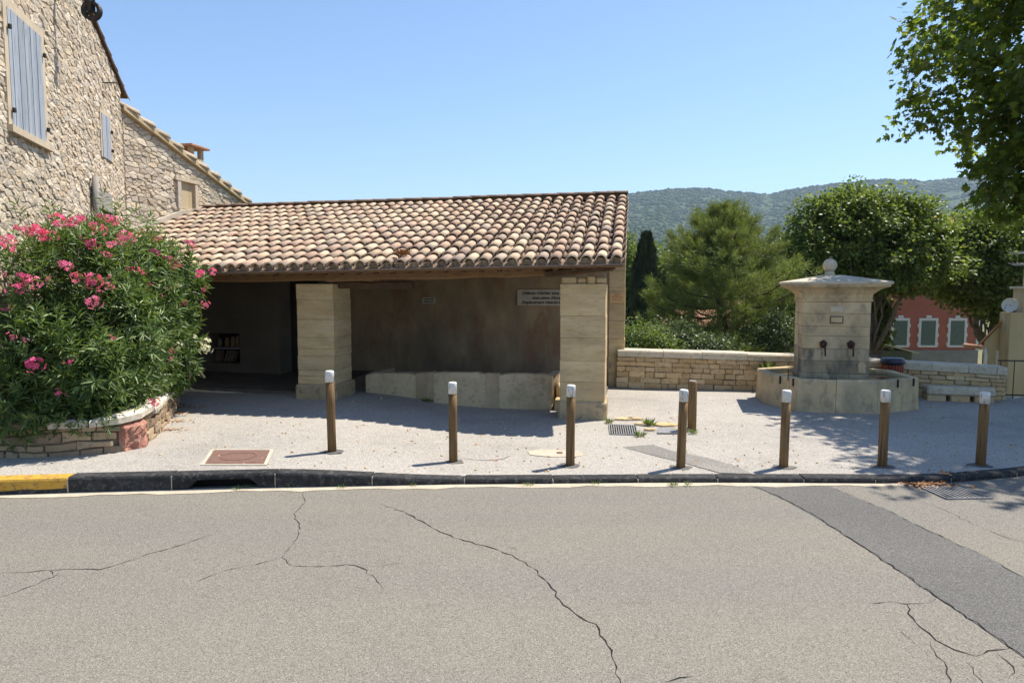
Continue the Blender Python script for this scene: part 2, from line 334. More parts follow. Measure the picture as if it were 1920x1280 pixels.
# ------------------------------------------------------------------ stone laying
def clip(poly, a, b, c):                                 # keep a*x + b*y <= c
    out = []; n = len(poly)
    for i in range(n):
        p, q = poly[i], poly[(i + 1) % n]
        dp, dq = a * p[0] + b * p[1] - c, a * q[0] + b * q[1] - c
        if dp <= 0: out.append(p)
        if (dp < 0 < dq) or (dq < 0 < dp):
            t = dp / (dp - dq); out.append((p[0] + t * (q[0] - p[0]), p[1] + t * (q[1] - p[1])))
    return out
def rubble_cells(region, rowh, width, jit=.35, rs=None, skip=None, slant=0.0):
    rs = rs or random.Random(3)
    xs = [p[0] for p in region]; ys = [p[1] for p in region]
    seeds = []; y = min(ys) - rowh
    while y < max(ys) + rowh:
        h = rowh * rs.choice((.55, .8, 1.0, 1.2, 1.7)) * rs.uniform(.85, 1.15); x = min(xs) - width * rs.uniform(.5, 1.5)
        while x < max(xs) + width:
            w = width * rs.choice((.35, .55, .8, 1.0, 1.3, 2.0)) * rs.uniform(.8, 1.2); seeds.append((x + w / 2 + rs.uniform(-.2, .2) * w, y + h / 2 + rs.uniform(-jit, jit) * h)); x += w
        y += h
    asp = width / rowh * .8
    T = [((p[0] - slant * p[1]) / asp, p[1]) for p in seeds]
    arr = np.array(T); cells = []
    ccw = sum(region[i][0] * region[(i + 1) % len(region)][1] - region[(i + 1) % len(region)][0] * region[i][1] for i in range(len(region))) > 0
    reg = region if ccw else region[::-1]
    for i, s in enumerate(T):
        if skip and skip(*seeds[i]): continue
        d = ((arr - s) ** 2).sum(1); idx = np.argsort(d)[1:22]
        r = rowh * 3; poly = [(s[0] - r, s[1] - r), (s[0] + r, s[1] - r), (s[0] + r, s[1] + r), (s[0] - r, s[1] + r)]
        for j in idx:
            q = T[j]; a, b = q[0] - s[0], q[1] - s[1]
            poly = clip(poly, a, b, (q[0] ** 2 + q[1] ** 2 - s[0] ** 2 - s[1] ** 2) / 2)
            if len(poly) < 3: break
        poly = [(p[0] * asp + slant * p[1], p[1]) for p in poly]
        for k in range(len(reg)):
            if len(poly) < 3: break
            p, q = reg[k], reg[(k + 1) % len(reg)]; nx, ny = q[1] - p[1], -(q[0] - p[0])
            poly = clip(poly, nx, ny, nx * p[0] + ny * p[1])
        if len(poly) >= 3: cells.append(poly)
    return cells
def course_cells(L, H, hs, wmin, wmax, rs, top=None):
    cells = []; y = 0
    for h in hs:
        x = 0
        while x < L:
            w = min(rs.uniform(wmin, wmax), L - x)
            if L - x - w < wmin * .5: w = L - x
            j = lambda: rs.uniform(-.012, .012)
            k = min(w, h) * rs.uniform(.06, .16)
            cells.append([(x + k + j(), y + j()), (x + w / 2, y + j()), (x + w - k + j(), y + j()), (x + w + j() * .5, y + k), (x + w + j() * .5, y + h - k), (x + w - k + j(), y + h + j()), (x + w / 2, y + h + j()), (x + k + j(), y + h + j()), (x + j() * .5, y + h - k), (x + j() * .5, y + k)])
            x += w
        y += h
    return cells
def stone_geo(mb, poly, F, gap, proud, rs, back=.03):
    q = []
    for p in poly:
        if not q or (abs(p[0] - q[-1][0]) + abs(p[1] - q[-1][1])) > .016: q.append(p)
    if len(q) > 2 and abs(q[0][0] - q[-1][0]) + abs(q[0][1] - q[-1][1]) < .016: q.pop()
    n = len(q)
    if n < 3: return False
    ar = abs(sum(q[i][0] * q[(i + 1) % n][1] - q[(i + 1) % n][0] * q[i][1] for i in range(n))) / 2
    if ar < .0008: return False
    if n < 9:
        q2 = []
        for i in range(n):
            p, r_ = q[i], q[(i + 1) % n]; q2.append(p); l_ = math.hypot(r_[0] - p[0], r_[1] - p[1])
            if l_ > .11 and len(q2) + n - i < 10:
                k_ = rs.uniform(.35, .65); o_ = rs.uniform(-.09, .05) * l_; q2.append((p[0] + (r_[0] - p[0]) * k_ - (r_[1] - p[1]) / l_ * o_, p[1] + (r_[1] - p[1]) * k_ + (r_[0] - p[0]) / l_ * o_))
        q = q2; n = len(q)
    if sum(q[i][0] * q[(i + 1) % n][1] - q[(i + 1) % n][0] * q[i][1] for i in range(n)) < 0: q = q[::-1]
    cx = sum(p[0] for p in q) / n; cy_ = sum(p[1] for p in q) / n
    w = max(p[0] for p in q) - min(p[0] for p in q); h = max(p[1] for p in q) - min(p[1] for p in q)
    sx, sy = max(.35, 1 - 2 * gap / max(w, .01)), max(.35, 1 - 2 * gap / max(h, .01))
    pr = proud * rs.uniform(.45, 1.25); tx, ty = rs.uniform(-.09, .09), rs.uniform(-.12, .12)
    def ring(k, d, tilt):
        out = []
        for p in q:
            a = cx + (p[0] - cx) * sx * k; b = cy_ + (p[1] - cy_) * sy * k
            out.append(F(a, b, d + (tilt * (tx * (a - cx) + ty * (b - cy_)) + rs.uniform(-.10, .10) * pr * tilt)))
        return out
    V = ring(1.0, -back, 0) + ring(1.0, pr * .5, 0) + ring(.88, pr, 1) + [F(cx, cy_, pr * rs.uniform(1.0, 1.2))]
    Fc = []
    for r in range(2):
        for i in range(n): Fc.append((r * n + i, r * n + (i + 1) % n, (r + 1) * n + (i + 1) % n, (r + 1) * n + i))
    for i in range(n): Fc.append((2 * n + i, 2 * n + (i + 1) % n, 3 * n))
    mb.add(V, Fc); return True
def lay(cells, F, parent, name, material, gap=.012, proud=.03, limit=300, rs=None, pick=None):
    rs = rs or random.Random(5); items = []
    for c in cells:
        n = len(c); ar = abs(sum(c[i][0] * c[(i + 1) % n][1] - c[(i + 1) % n][0] * c[i][1] for i in range(n))) / 2
        m = F(sum(p[0] for p in c) / n, sum(p[1] for p in c) / n, 0); d2 = m[0] ** 2 + m[1] ** 2 + (m[2] - EYE) ** 2
        vis = 1.0
        if abs(m[0]) > .78 * m[1] or m[2] - EYE > .45 * m[1]: vis = .01
        if pick: vis *= pick(m)
        items.append((ar / d2 * vis, c))
    items.sort(key=lambda t: -t[0]); rest = MB()
    for i, (a, c) in enumerate(items):
        if i < limit:
            mb = MB()
            if stone_geo(mb, c, F, gap, proud, rs): mb.build(name, material(i) if callable(material) else material, parent, center=True)
        else: stone_geo(rest, c, F, gap, proud, rs)
    if rest.f: tag(rest.build(name, material(0) if callable(material) else material, parent), kind='stuff')
def frame(o, ax, n):
    o = Vector(o); ax = Vector(ax).normalized(); n = Vector(n).normalized()
    return lambda a, b, d=0: o + ax * a + Vector((0, 0, b)) + n * d

# building frame of the wash house: s runs along its front (to the right), D into its depth
A10 = R(10); US = Vector((math.cos(A10), -math.sin(A10), 0)); VS = Vector((math.sin(A10), math.cos(A10), 0))
def W(s, D, h=0.0): return US * s + VS * D + Vector((0, 0, h))
RM = Matrix.Rotation(-A10, 3, 'Z')

# ================================================================== SETTING
KERB = [(-14, 5.7), (-9, 6.35), (-6.6, 6.65), (-5.212, 6.806), (-4.569, 6.879), (-3.557, 6.972), (-2.506, 7.067), (-1.476, 7.125), (-.515, 7.185), (.459, 7.205), (1.5, 7.24),
        (2.45, 7.245), (3.2, 7.235), (4.0, 7.215), (4.75, 7.26), (5.6, 7.47), (6.5, 7.78), (7.6, 8.2), (9.5, 8.95), (12, 10.0), (16, 11.6), (30, 17)]
mb = MB()
for (a, b) in zip(KERB[:-1], KERB[1:]):
    for y0, y1 in ((-40, -8), (-8, 2), (2, None)):
        e = .12
        mb.add([(a[0], y0, 0), (b[0], y0, 0), (b[0], b[1] + e if y1 is None else y1, 0), (a[0], a[1] + e if y1 is None else y1, 0)], [(0, 1, 2, 3)])
road = tag(mb.build('road', M['asphalt']), kind='structure')
# terrace
def kerb_y(x):
    for (a, b) in zip(KERB[:-1], KERB[1:]):
        if a[0] <= x <= b[0]: return a[1] + (b[1] - a[1]) * (x - a[0]) / (b[0] - a[0])
    return 7
PAR = [(2.15, 13.99), (2.33, 13.97), (5.57, 13.40), (7.64, 12.80), (9.02, 12.36)]           # front foot of the parapet
def back_y(x):
    if x < 2.2: return 16.3
    if x > 9.0: return 12.9 - (x - 9) * .12
    for (a, b) in zip(PAR[:-1], PAR[1:]):
        if a[0] <= x <= b[0]: return a[1] + (b[1] - a[1]) * (x - a[0]) / (b[0] - a[0]) + .2
    return 13
xs = list(np.arange(-12, 14.01, .4)); mb = MB(); NR = 14; V = []
for x in xs:
    y0, y1 = kerb_y(x) + .13, back_y(x)
    for j in range(NR + 1):
        y = y0 + (y1 - y0) * (j / NR); V.append((x, y, ground_h(x, y) + .006 * math.sin(x * 2.1 + y * 1.3) * ss(0, 1.2, y - y0)))
F_ = [(i * (NR + 1) + j, (i + 1) * (NR + 1) + j, (i + 1) * (NR + 1) + j + 1, i * (NR + 1) + j + 1) for i in range(len(xs) - 1) for j in range(NR)]
mb.add(V, F_, True)
terrace = tag(mb.build('terrace', M['gravel']), kind='structure')
# valley floor out to the horizon
xs = [-6000, -3000, -1200, -500, -200, -80, -40, -20, -12, -6, 0, 4, 8, 12, 16, 24, 40, 80, 200, 500, 1200, 3000, 6000]
ys = [-1500, -400, -100, -45, 0, 6, 11, 13.2, 14.6, 15.2, 17, 20, 26, 34, 46, 64, 90, 140, 240, 420, 700, 1100, 1600, 2400, 6000]
def valley_h(x, y):
    e = 14.4 + max(0, -(x - 2) * 0) - max(0, x - 5) * .3
    d = y - e
    if d <= 0: return -.35
    return -.35 - 3.6 * ss(0, 1.5, d) - 4.0 * ss(10, 60, d) - 6 * ss(60, 400, d) + .25 * math.sin(x * .2 + y * .13)
mb = MB(); V = [(x, y, valley_h(x, y)) for y in ys for x in xs]; n = len(xs)
mb.add(V, [(j * n + i, j * n + i + 1, (j + 1) * n + i + 1, (j + 1) * n + i) for j in range(len(ys) - 1) for i in range(n - 1)], True)
tag(mb.build('valley', M['grassland']), kind='structure')
# wooded hills
RID = [(-400, 470), (300, 420), (700, 395), (1000, 377), (1172, 362), (1250, 353), (1310, 350), (1360, 355), (1440, 362), (1500, 350), (1580, 341), (1660, 334), (1740, 337), (1815, 330), (1920, 322), (2300, 330), (3000, 380)]
HY = 2500.0
RX = [at(p[0], p[1], HY) for p in RID]
def ridge(x):
    for a, b in zip(RX[:-1], RX[1:]):
        if a.x <= x <= b.x:
            t = (x - a.x) / (b.x - a.x); t = t * t * (3 - 2 * t) * .4 + t * .6; return a.z + (b.z - a.z) * t
    return 20
from mathutils import noise as mn
def hill_h(x, y):
    t = (y - 900) / (HY - 900)
    xx = x * HY / max(y, 900) if t <= 1 else x
    r = ridge(min(max(xx, RX[0].x), RX[-1].x))
    ang = (r - EYE) / HY
    if t <= 1: h = ang * y * (.02 + .98 * max(0, t) ** .62) - 14 * (1 - ss(0, .25, t)) - 3
    else: h = ang * HY * (1 - .55 * ss(0, 1, (t - 1) / .8)) - 3
    gul = mn.fractal(Vector((x * .0024, y * .0010, 3.1)), 1.0, 2.0, 5) * 30 * ss(.1, .5, t) * (1 - ss(.62, .98, t))
    return h + gul * (1 if t < 1 else 0) + mn.noise(Vector((x * .02, y * .02, 0))) * 3
mb = MB(); NX, NY = 120, 46; V = []
for j in range(NY + 1):
    y = 800 + (3900 - 800) * j / NY
    for i in range(NX + 1):
        x = (-1.1 + 2.5 * i / NX) * max(y, 1200); V.append((x, y, hill_h(x, y)))
mb.add(V, [(j * (NX + 1) + i, j * (NX + 1) + i + 1, (j + 1) * (NX + 1) + i + 1, (j + 1) * (NX + 1) + i) for j in range(NY) for i in range(NX)], True)
hill = tag(mb.build('hill', M['hill']), kind='structure')
# canopy of the far wood on the hill: lumps a few pixels across, one mass
def ico():
    t = (1 + 5 ** .5) / 2
    v = np.array([(-1, t, 0), (1, t, 0), (-1, -t, 0), (1, -t, 0), (0, -1, t), (0, 1, t), (0, -1, -t), (0, 1, -t), (t, 0, -1), (t, 0, 1), (-t, 0, -1), (-t, 0, 1)], float); v /= np.linalg.norm(v[0])
    f = np.array([(0, 11, 5), (0, 5, 1), (0, 1, 7), (0, 7, 10), (0, 10, 11), (1, 5, 9), (5, 11, 4), (11, 10, 2), (10, 7, 6), (7, 1, 8), (3, 9, 4), (3, 4, 2), (3, 2, 6), (3, 6, 8), (3, 8, 9), (4, 9, 5), (2, 4, 11), (6, 2, 10), (8, 6, 7), (9, 8, 1)])
    return v, f
iv, if_ = ico(); NT = 21000; rr = random.Random(11); P = []; S = []
while len(P) < NT:
    y = 1150 + (HY + 40 - 1150) * rr.random() ** .8; x = y * rr.uniform(-.35, .88)
    if mn.noise(Vector((x * .006, y * .004, 8))) < -.42: continue
    P.append((x, y, hill_h(x, y) - 1)); S.append(rr.uniform(4.5, 8.5))
P = np.array(P); S = np.array(S)
sc3 = S[:, None, None] * RNG.uniform(.75, 1.25, (NT, 1, 3)) * np.array([1, 1, .8])
V = (iv[None] * sc3 + P[:, None, :] + RNG.normal(0, .12, (NT, 12, 3)) * S[:, None, None]).reshape(-1, 3)
Fa = (if_[None] + (np.arange(NT) * 12)[:, None, None]).reshape(-1, 3)
tag(bulk('forest', V, Fa, M['hilltree']), 'dark green woodland covering the distant hills', 'forest', kind='stuff')

# ---- kerb: stone by stone
def kerb_pts(x0, x1):
    pts = [x0] + [k[0] for k in KERB if x0 + .02 < k[0] < x1 - .02] + [x1]
    return pts
kerb = tag(new('kerb', None), kind='structure')
KJ = [gp(px, 910, 0).x for px in (-420, -150)] + [gp(127, 924, 0).x, gp(322, 919, 0).x, gp(516, 914, 0).x, gp(698, 911, 0).x, gp(871, 908, 0).x, gp(1037, 907, 0).x, gp(1197, 906, 0).x, gp(1347, 906, 0).x, gp(1508, 906, 0).x, gp(1643, 907, 0).x, gp(1783, 904, 0).x, gp(1905, 893, 0).x, 6.5, 7.5, 8.6]
def kerb_top(x): return ground_h(x, 7.1) + .004
rsk = random.Random(4)
for i in range(len(KJ) - 1):
    x0, x1 = KJ[i] + .006, KJ[i + 1] - .006
    inlet = abs(KJ[i] - gp(322, 919, 0).x) < 1e-6
    yellow = i in (0, 1)
    secs = kerb_pts(x0, x1); sk = []
    while True:
        done = True
        for a, b in zip(secs[:-1], secs[1:]):
            if b - a > .3: secs.insert(secs.index(b), (a + b) / 2); done = False; break
        if done: break
    dz = rsk.uniform(-.004, .004); dy = rsk.uniform(-.006, .006)
    mb = MB(); V = []
    prof = lambda h: [(0, -.12), (.0, h - .028), (.010, h - .008), (.032, h), (.16, h), (.16, -.12)]
    hx0, hx1 = gp(350, 917, 0).x, gp(492, 914, 0).x
    if inlet:
        secs = sorted(set(secs + [hx0, hx1] + [hx0 + (hx1 - hx0) * k / 10 for k in range(1, 10)]))
    for x in secs:
        y = kerb_y(x) + dy; h = kerb_top(x) + dz
        lo = -.12
        if inlet and hx0 <= x <= hx1:
            t = (x - hx0) / (hx1 - hx0); lo = .105 * min(1, math.sin(math.pi * t) * 2.2)
            if t < .01 or t > .99: lo = -.02
        V += [(x, y + a, max(b, lo) if b < 0 else b) for a, b in prof(h)]
    n = 6; F_ = [(k * n + j, (k + 1) * n + j, (k + 1) * n + (j + 1) % n, k * n + (j + 1) % n) for k in range(len(secs) - 1) for j in range(n)]
    F_ += [tuple(range(n))[::-1], tuple((len(secs) - 1) * n + j for j in range(n))]
    mb.add(V, F_)
    o = mb.build('kerbstone', M['yellow'] if yellow else M['kerbtop'], kerb, center=True)
    if yellow: o['label'] = 'yellow painted kerbstone with worn edge'
    if inlet: o['label'] = 'kerbstone with a dark drain opening'
    if yellow:                                           # bare strip at the foot of the painted stones
        m2 = MB()
        for a, b in zip(secs[:-1], secs[1:]):
            ya, yb = kerb_y(a) + dy - .004, kerb_y(b) + dy - .004
            m2.add([(a, ya, -.02), (b, yb, -.02), (b, yb, .045 + rsk.uniform(-.006, .006)), (a, ya, .045 + rsk.uniform(-.006, .006))], [(0, 1, 2, 3)])
        m2.build('bare_foot', M['kerbtop'], o)
    if inlet:
        m2 = MB(); yc = kerb_y((hx0 + hx1) / 2)
        m2.add([(hx0 - .1, yc + .02, -.35), (hx1 + .1, yc + .02, -.35), (hx1 + .1, yc + .155, -.35), (hx0 - .1, yc + .155, -.35), (hx0 - .1, yc + .155, .13), (hx1 + .1, yc + .155, .13)], [(0, 1, 2, 3), (3, 2, 5, 4)])
        m2.build('drain_pit', M['dark'], o)
for x in KJ[2:-3]:
    y = kerb_y(x); h = kerb_top(x); m2 = MB(); m2.box((x, y + .078, h / 2 - .012), (.013, .15, h - .012)); m2.build('joint_mortar', M['gutter'], kerb, center=True)
# gutter strip
mb = MB()
gx = [-12, -9, -6.6] + list(np.arange(-6.2, 4.4, .2)); wv = lambda x: .125 + .025 * math.sin(x * 5.1) + .02 * math.sin(x * 13.7) - .04 * ss(2.6, 4.4, x)
for a, b in zip(gx[:-1], gx[1:]):
    mb.add([(a, kerb_y(a) - wv(a), .004), (b, kerb_y(b) - wv(b), .004), (b, kerb_y(b) + .03, .005), (a, kerb_y(a) + .03, .005)], [(0, 1, 2, 3)])
tag(mb.build('gutter', M['gutter']), kind='structure')

# ---- cracks, patch and seams in the asphalt
def ribbon(mb, pts, w, z, rs, sub=.055):
    P = []
    for a, b in zip(pts[:-1], pts[1:]):
        L = (b - a).length; n = max(1, int(L / sub)); nrm = Vector((-(b - a).y, (b - a).x, 0)).normalized()
        for k in range(n): P.append(a.lerp(b, k / n) + nrm * rs.uniform(-.016, .016) * (k > 0))
    P.append(pts[-1]); m = len(P); V = []
    for i, p in enumerate(P):
        d = (P[min(i + 1, m - 1)] - P[max(i - 1, 0)]); nr = Vector((-d.y, d.x, 0)).normalized()
        t = i / (m - 1); ww = w * rs.uniform(.15, 1.35) * min(1, 8 * t + .25, 8 * (1 - t) + .25) / 2
        V += [Vector((p.x, p.y, z)) + nr * ww, Vector((p.x, p.y, z)) - nr * ww]
    mb.add(V, [(2 * i, 2 * i + 1, 2 * i + 3, 2 * i + 2) for i in range(m - 1)])
CR = [([(715, 945), (760, 960), (805, 985), (850, 1008), (905, 1022), (960, 1040), (1000, 1065), (1030, 1095), (1050, 1125), (1078, 1150), (1118, 1170), (1135, 1200), (1152, 1240), (1165, 1285)], .014),
      ([(570, 922), (572, 942), (552, 965), (563, 990), (550, 1020), (528, 1045), (548, 1060), (600, 1062), (650, 1058), (680, 1065), (712, 1095), (725, 1115)], .009),
      ([(528, 1045), (470, 1060), (420, 1070), (370, 1090)], .008),
      ([(0, 1073), (60, 1072), (110, 1068), (185, 1068), (230, 1055), (290, 1035), (345, 1020), (400, 1000)], .011),
      ([(110, 1075), (70, 1095), (30, 1110), (0, 1120), (-60, 1140)], .009), ([(90, 1068), (100, 1078), (125, 1078)], .009),
      ([(680, 1065), (720, 1060), (760, 1055)], .006),
      ([(1755, 1122), (1740, 1130), (1695, 1132), (1660, 1128), (1630, 1131)], .009), ([(1700, 1132), (1702, 1150), (1725, 1175), (1755, 1200), (1790, 1218), (1830, 1230), (1870, 1218), (1900, 1210)], .012),
      ([(1745, 1200), (1752, 1220), (1770, 1240), (1780, 1285)], .010), ([(1810, 1240), (1840, 1275), (1850, 1290)], .008), ([(1870, 1225), (1900, 1250), (1890, 1275)], .008),
      ([(1245, 1280), (1275, 1270), (1300, 1268)], .011), ([(1210, 1108), (1232, 1107)], .010), ([(660, 1031), (676, 1029)], .014),
      ([(1670, 1170), (1710, 1200), (1740, 1230)], .005), ([(940, 1022), (972, 1030)], .006),
      ([(1690, 935), (1730, 942), (1770, 955), (1830, 985), (1880, 1005), (1930, 1020)], .006)]
rc = random.Random(9)
for pts, w in CR:
    mb = MB(); ribbon(mb, [gp(*p) for p in pts], w * .72, .0032, rc); mb.build('crack', M['crack'], road, center=True)
mb = MB()
lf = [gp(*p) for p in [(1408, 911), (1430, 918), (1475, 938), (1530, 968), (1610, 1020), (1690, 1072), (1750, 1115), (1840, 1175), (1920, 1232), (2050, 1320)]]
rf = [gp(*p) for p in [(1552, 911), (1566, 916), (1600, 930), (1660, 955), (1720, 985), (1790, 1018), (1850, 1045), (1920, 1083), (2020, 1130), (2140, 1190)]]
V = []; 
for a, b in zip(lf, rf):
    j = Vector((rc.uniform(-.012, .012), 0, .004)); V += [a + j, b + j]
mb.add(V, [(2 * i, 2 * i + 1, 2 * i + 3, 2 * i + 2) for i in range(len(lf) - 1)])
mb.build('asphalt_patch', M['patch'], road, center=True)['label'] = 'darker strip of newer asphalt'
for side in (lf, rf):
    mb = MB(); ribbon(mb, [p.copy() for p in side], .009, .0062, rc); mb.build('seam', M['crack'], road, center=True)
# darker repairs and pale covers on the terrace
def flat(name, poly, h, m, parent, lift=.004, jit=.0):
    mb = MB(); P = [gp(x, y, h) for x, y in poly]; n = len(P)
    V = [(p.x + rc.uniform(-jit, jit), p.y + rc.uniform(-jit, jit), ground_h(p.x, p.y) + lift) for p in P]
    c = (sum(v[0] for v in V) / n, sum(v[1] for v in V) / n); V.append((c[0], c[1], ground_h(*c) + lift + .001))
    mb.add(V, [(i, (i + 1) % n, n) for i in range(n)]); return mb.build(name, m, parent, center=True)
flat('repair_patch', [(1165, 838), (1220, 833), (1262, 846), (1330, 858), (1385, 876), (1405, 888), (1350, 888), (1275, 866), (1215, 850)], .056, M['oldpatch'], terrace, .008, .03)

# ================================================================== WASH HOUSE
def eave_h(s): return 2.462 + .0152 * s
def ridge_h(s): return 3.965 + .0085 * s
DE, DR = 10.10, 14.72                                    # eave and ridge lines
def roof_h(s, D): t = (D - DE) / (DR - DE); return eave_h(s) * (1 - t) + ridge_h(s) * t
wh = thing('wash_house', W(-5, 12.4, .1), 'open stone wash house with lean-to canal tile roof and two square pillars', 'wash house')
S0, S1 = -9.98, -.14
def sbox(mb, s0, s1, d0, d1, h0, h1, bev=0.0):
    c = W((s0 + s1) / 2, (d0 + d1) / 2, (h0 + h1) / 2); return mb.box(c, (abs(s1 - s0), abs(d1 - d0), h1 - h0), RM, bev)
# walls
mb = MB()
q = [W(-6.45, 14.30), W(-.47, 14.30), W(-.47, 14.72), W(-6.45, 14.72)]
mb.prism([(p.x, p.y) for p in q], -4.0, [roof_h(-6.45, 14.3) - .16, roof_h(-.47, 14.3) - .16, roof_h(-.47, 14.72) - .16, roof_h(-6.45, 14.72) - .16]); mb.build('back_wall', M['render'], wh)
mb = MB(); q = [W(-10.6, 13.25), W(-7.30, 13.25), W(-7.30, 13.6), W(-10.6, 13.6)]
# side recess wall with an opening for the niche
def wall_cells(s_edges, h_edges, hole, D0, D1, topf):
    m_ = MB()
    for i in range(len(s_edges) - 1):
        for j in range(len(h_edges) - 1):
            if (i, j) == hole: continue
            a, b = s_edges[i], s_edges[i + 1]; z0 = h_edges[j]; z1 = h_edges[j + 1]
            q = [W(a, D0), W(b, D0), W(b, D1), W(a, D1)]
            if j == len(h_edges) - 2: zt = [topf(a, D0), topf(b, D0), topf(b, D1), topf(a, D1)]
            else: zt = [z1] * 4
            m_.prism([(p.x, p.y) for p in q], z0, zt)
    return m_
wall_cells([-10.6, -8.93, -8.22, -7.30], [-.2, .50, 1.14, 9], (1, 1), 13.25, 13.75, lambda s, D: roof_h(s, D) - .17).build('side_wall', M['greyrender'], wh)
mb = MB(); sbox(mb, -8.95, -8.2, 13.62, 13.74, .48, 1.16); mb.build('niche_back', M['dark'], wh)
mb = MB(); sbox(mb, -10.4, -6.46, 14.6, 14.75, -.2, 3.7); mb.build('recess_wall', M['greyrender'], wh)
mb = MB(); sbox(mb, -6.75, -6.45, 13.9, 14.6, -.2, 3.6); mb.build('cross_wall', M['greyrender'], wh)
# floor slab and step
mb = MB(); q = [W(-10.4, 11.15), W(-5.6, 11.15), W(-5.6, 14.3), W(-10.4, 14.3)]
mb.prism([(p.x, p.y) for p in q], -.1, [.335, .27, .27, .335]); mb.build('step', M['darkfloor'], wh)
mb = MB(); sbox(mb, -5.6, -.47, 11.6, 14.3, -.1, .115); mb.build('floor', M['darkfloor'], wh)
# end pier of coursed blocks on the back wall
hs = [.0, .33, .70, 1.05, 1.42, 1.78, 2.12, 2.45, 2.8, 3.2, 3.6]
pier = MB(); sbox(pier, -.46, -.17, 14.32, 14.70, -4, 3.75); pier = pier.build('end_pier', M['mortar'], wh)
for a, b in zip(hs[:-1], hs[1:]):
    mb = MB(); j = random.uniform(-.006, .006); sbox(mb, -.475 + j, -.15 + j, 14.285 + j, 14.715, a + .0015, b - .0015, .005); mb.build('stone_block', M['limestone'], pier, center=True)
# pillars
def pillar(sc, w, d0, depth, g0, plh, courses, pw, top):
    core = MB(); sbox(core, sc - w / 2 + .02, sc + w / 2 - .02, d0 + .02, d0 + depth - .02, -.1, top)
    core = core.build('pillar', M['mortar'], wh); z = g0 + plh
    mb = MB(); sbox(mb, sc - w / 2 - pw, sc + w / 2 + pw, d0 - pw, d0 + depth + pw, -.05, g0 + plh, .035); mb.build('plinth', M['plinth'], core, center=True)
    for h in courses:
        h1 = min(z + h, top); j = random.uniform(-.005, .005); k = random.uniform(-.005, .005)
        mb = MB(); sbox(mb, sc - w / 2 + j, sc + w / 2 + j, d0 + k, d0 + depth + k, z + .0012, h1 - .0012, .005); mb.build('stone_block', M['limestone'], core, center=True); z = h1
    return core
pillar(-5.27, .66, 10.76, .72, .20, .27, [.14, .10, .24, .13, .19, .30, .34, .36], .05, 2.17)
pillar(-.755, .70, 10.60, .70, .05, .29, [.30, .33, .36, .34, .50], .03, 2.165)
p2 = None
for k, (a, b) in enumerate(((-1.10, -.85), (-.855, -.695), (-.70, -.56), (-.565, -.41))):   # small packing stones on the nearer pillar
    mb = MB(); sbox(mb, a + .008, b - .008, 10.61 + .02 * (k % 2), 11.25, 2.168, (2.275, 2.26, 2.285, 2.27)[k], .02); mb.build('packing_stone', M['limestone'], wh, center=True)
# timbers
def beam(s0, s1, d0, d1, hf, th, name='beam', n=9, rs=random.Random(2), m='wood', wob=.012):
    V = []; mbb = MB()
    for i in range(n + 1):
        s = s0 + (s1 - s0) * i / n; w = rs.uniform(-wob, wob); h = hf(s) + rs.uniform(-wob, wob); k = .02
        for D, z in ((d0 + k, h), (d1 - k, h), (d1, h + k), (d1, h + th - k), (d1 - k, h + th), (d0 + k, h + th), (d0, h + th - k), (d0, h + k)): V.append(W(s, D + w, z))
    F_ = [(i * 8 + j, (i + 1) * 8 + j, (i + 1) * 8 + (j + 1) % 8, i * 8 + (j + 1) % 8) for i in range(n) for j in range(8)]
    F_ += [tuple(range(8))[::-1], tuple(n * 8 + j for j in range(8))]
    mbb.add(V, F_); return mbb.build(name, M[m], wh, center=True)
mb = MB(); V = []
for i in range(13):
    s_ = -10.2 + 4.5 * i / 12; w_ = .015 * math.sin(i * 2.3); h_ = .33 - .012 * i
    for d_, z_ in ((0, .1), (0, h_ - .02), (.02, h_ + .004), (.26, h_ + .004), (.26, .1)): V.append(W(s_, 11.12 + w_ + d_, z_))
mb.add(V, [(i * 5 + j, (i + 1) * 5 + j, (i + 1) * 5 + (j + 1) % 5, i * 5 + (j + 1) % 5) for i in range(12) for j in range(5)] + [(4, 3, 2, 1, 0), (60, 61, 62, 63, 64)]); mb.build('step_edge', M['coping'], wh)
beam(-9.6, -4.2, 10.72, 10.98, lambda s: 2.215 + .004 * (s + 5), .15)
beam(-5.0, -1.05, 10.64, 10.88, lambda s: 2.222 + .020 * (s + 4.5), .155)
beam(-4.93, -3.62, 10.95, 11.12, lambda s: 2.085, .12, 'bracket_beam', 5, m='darkwood')
mb = MB(); sbox(mb, -1.08, -.43, 10.66, 11.2, 2.05, 2.34); mb.build('bearing_pad', M['tilemortar'], wh)
beam(-1.35, -.30, 10.58, 10.80, lambda s: 2.26 + .10 * (s + 1.35), .10, 'splice_beam', 4, m='darkwood')
beam(-9.9, -.3, 12.6, 12.85, lambda s: roof_h(s, 12.7) - .37, .2, 'purlin')
# rafters
sl_ang = math.atan2(ridge_h(-5) - eave_h(-5), DR - DE)
k = 0
for s in np.arange(-9.7, -.2, .285):
    a = W(s, DE + .16, roof_h(s, DE + .16) - .105); b = W(s, DR - .1, roof_h(s, DR - .1) - .105)
    ax = (b - a).normalized(); up = US.cross(ax).normalized()
    MM = Matrix((US, ax, up)).transposed()
    mb = MB(); mb.box((a + b) / 2, (.075, (b - a).length, .075), MM, .008); mb.build('rafter', M['darkwood'], wh, center=True)
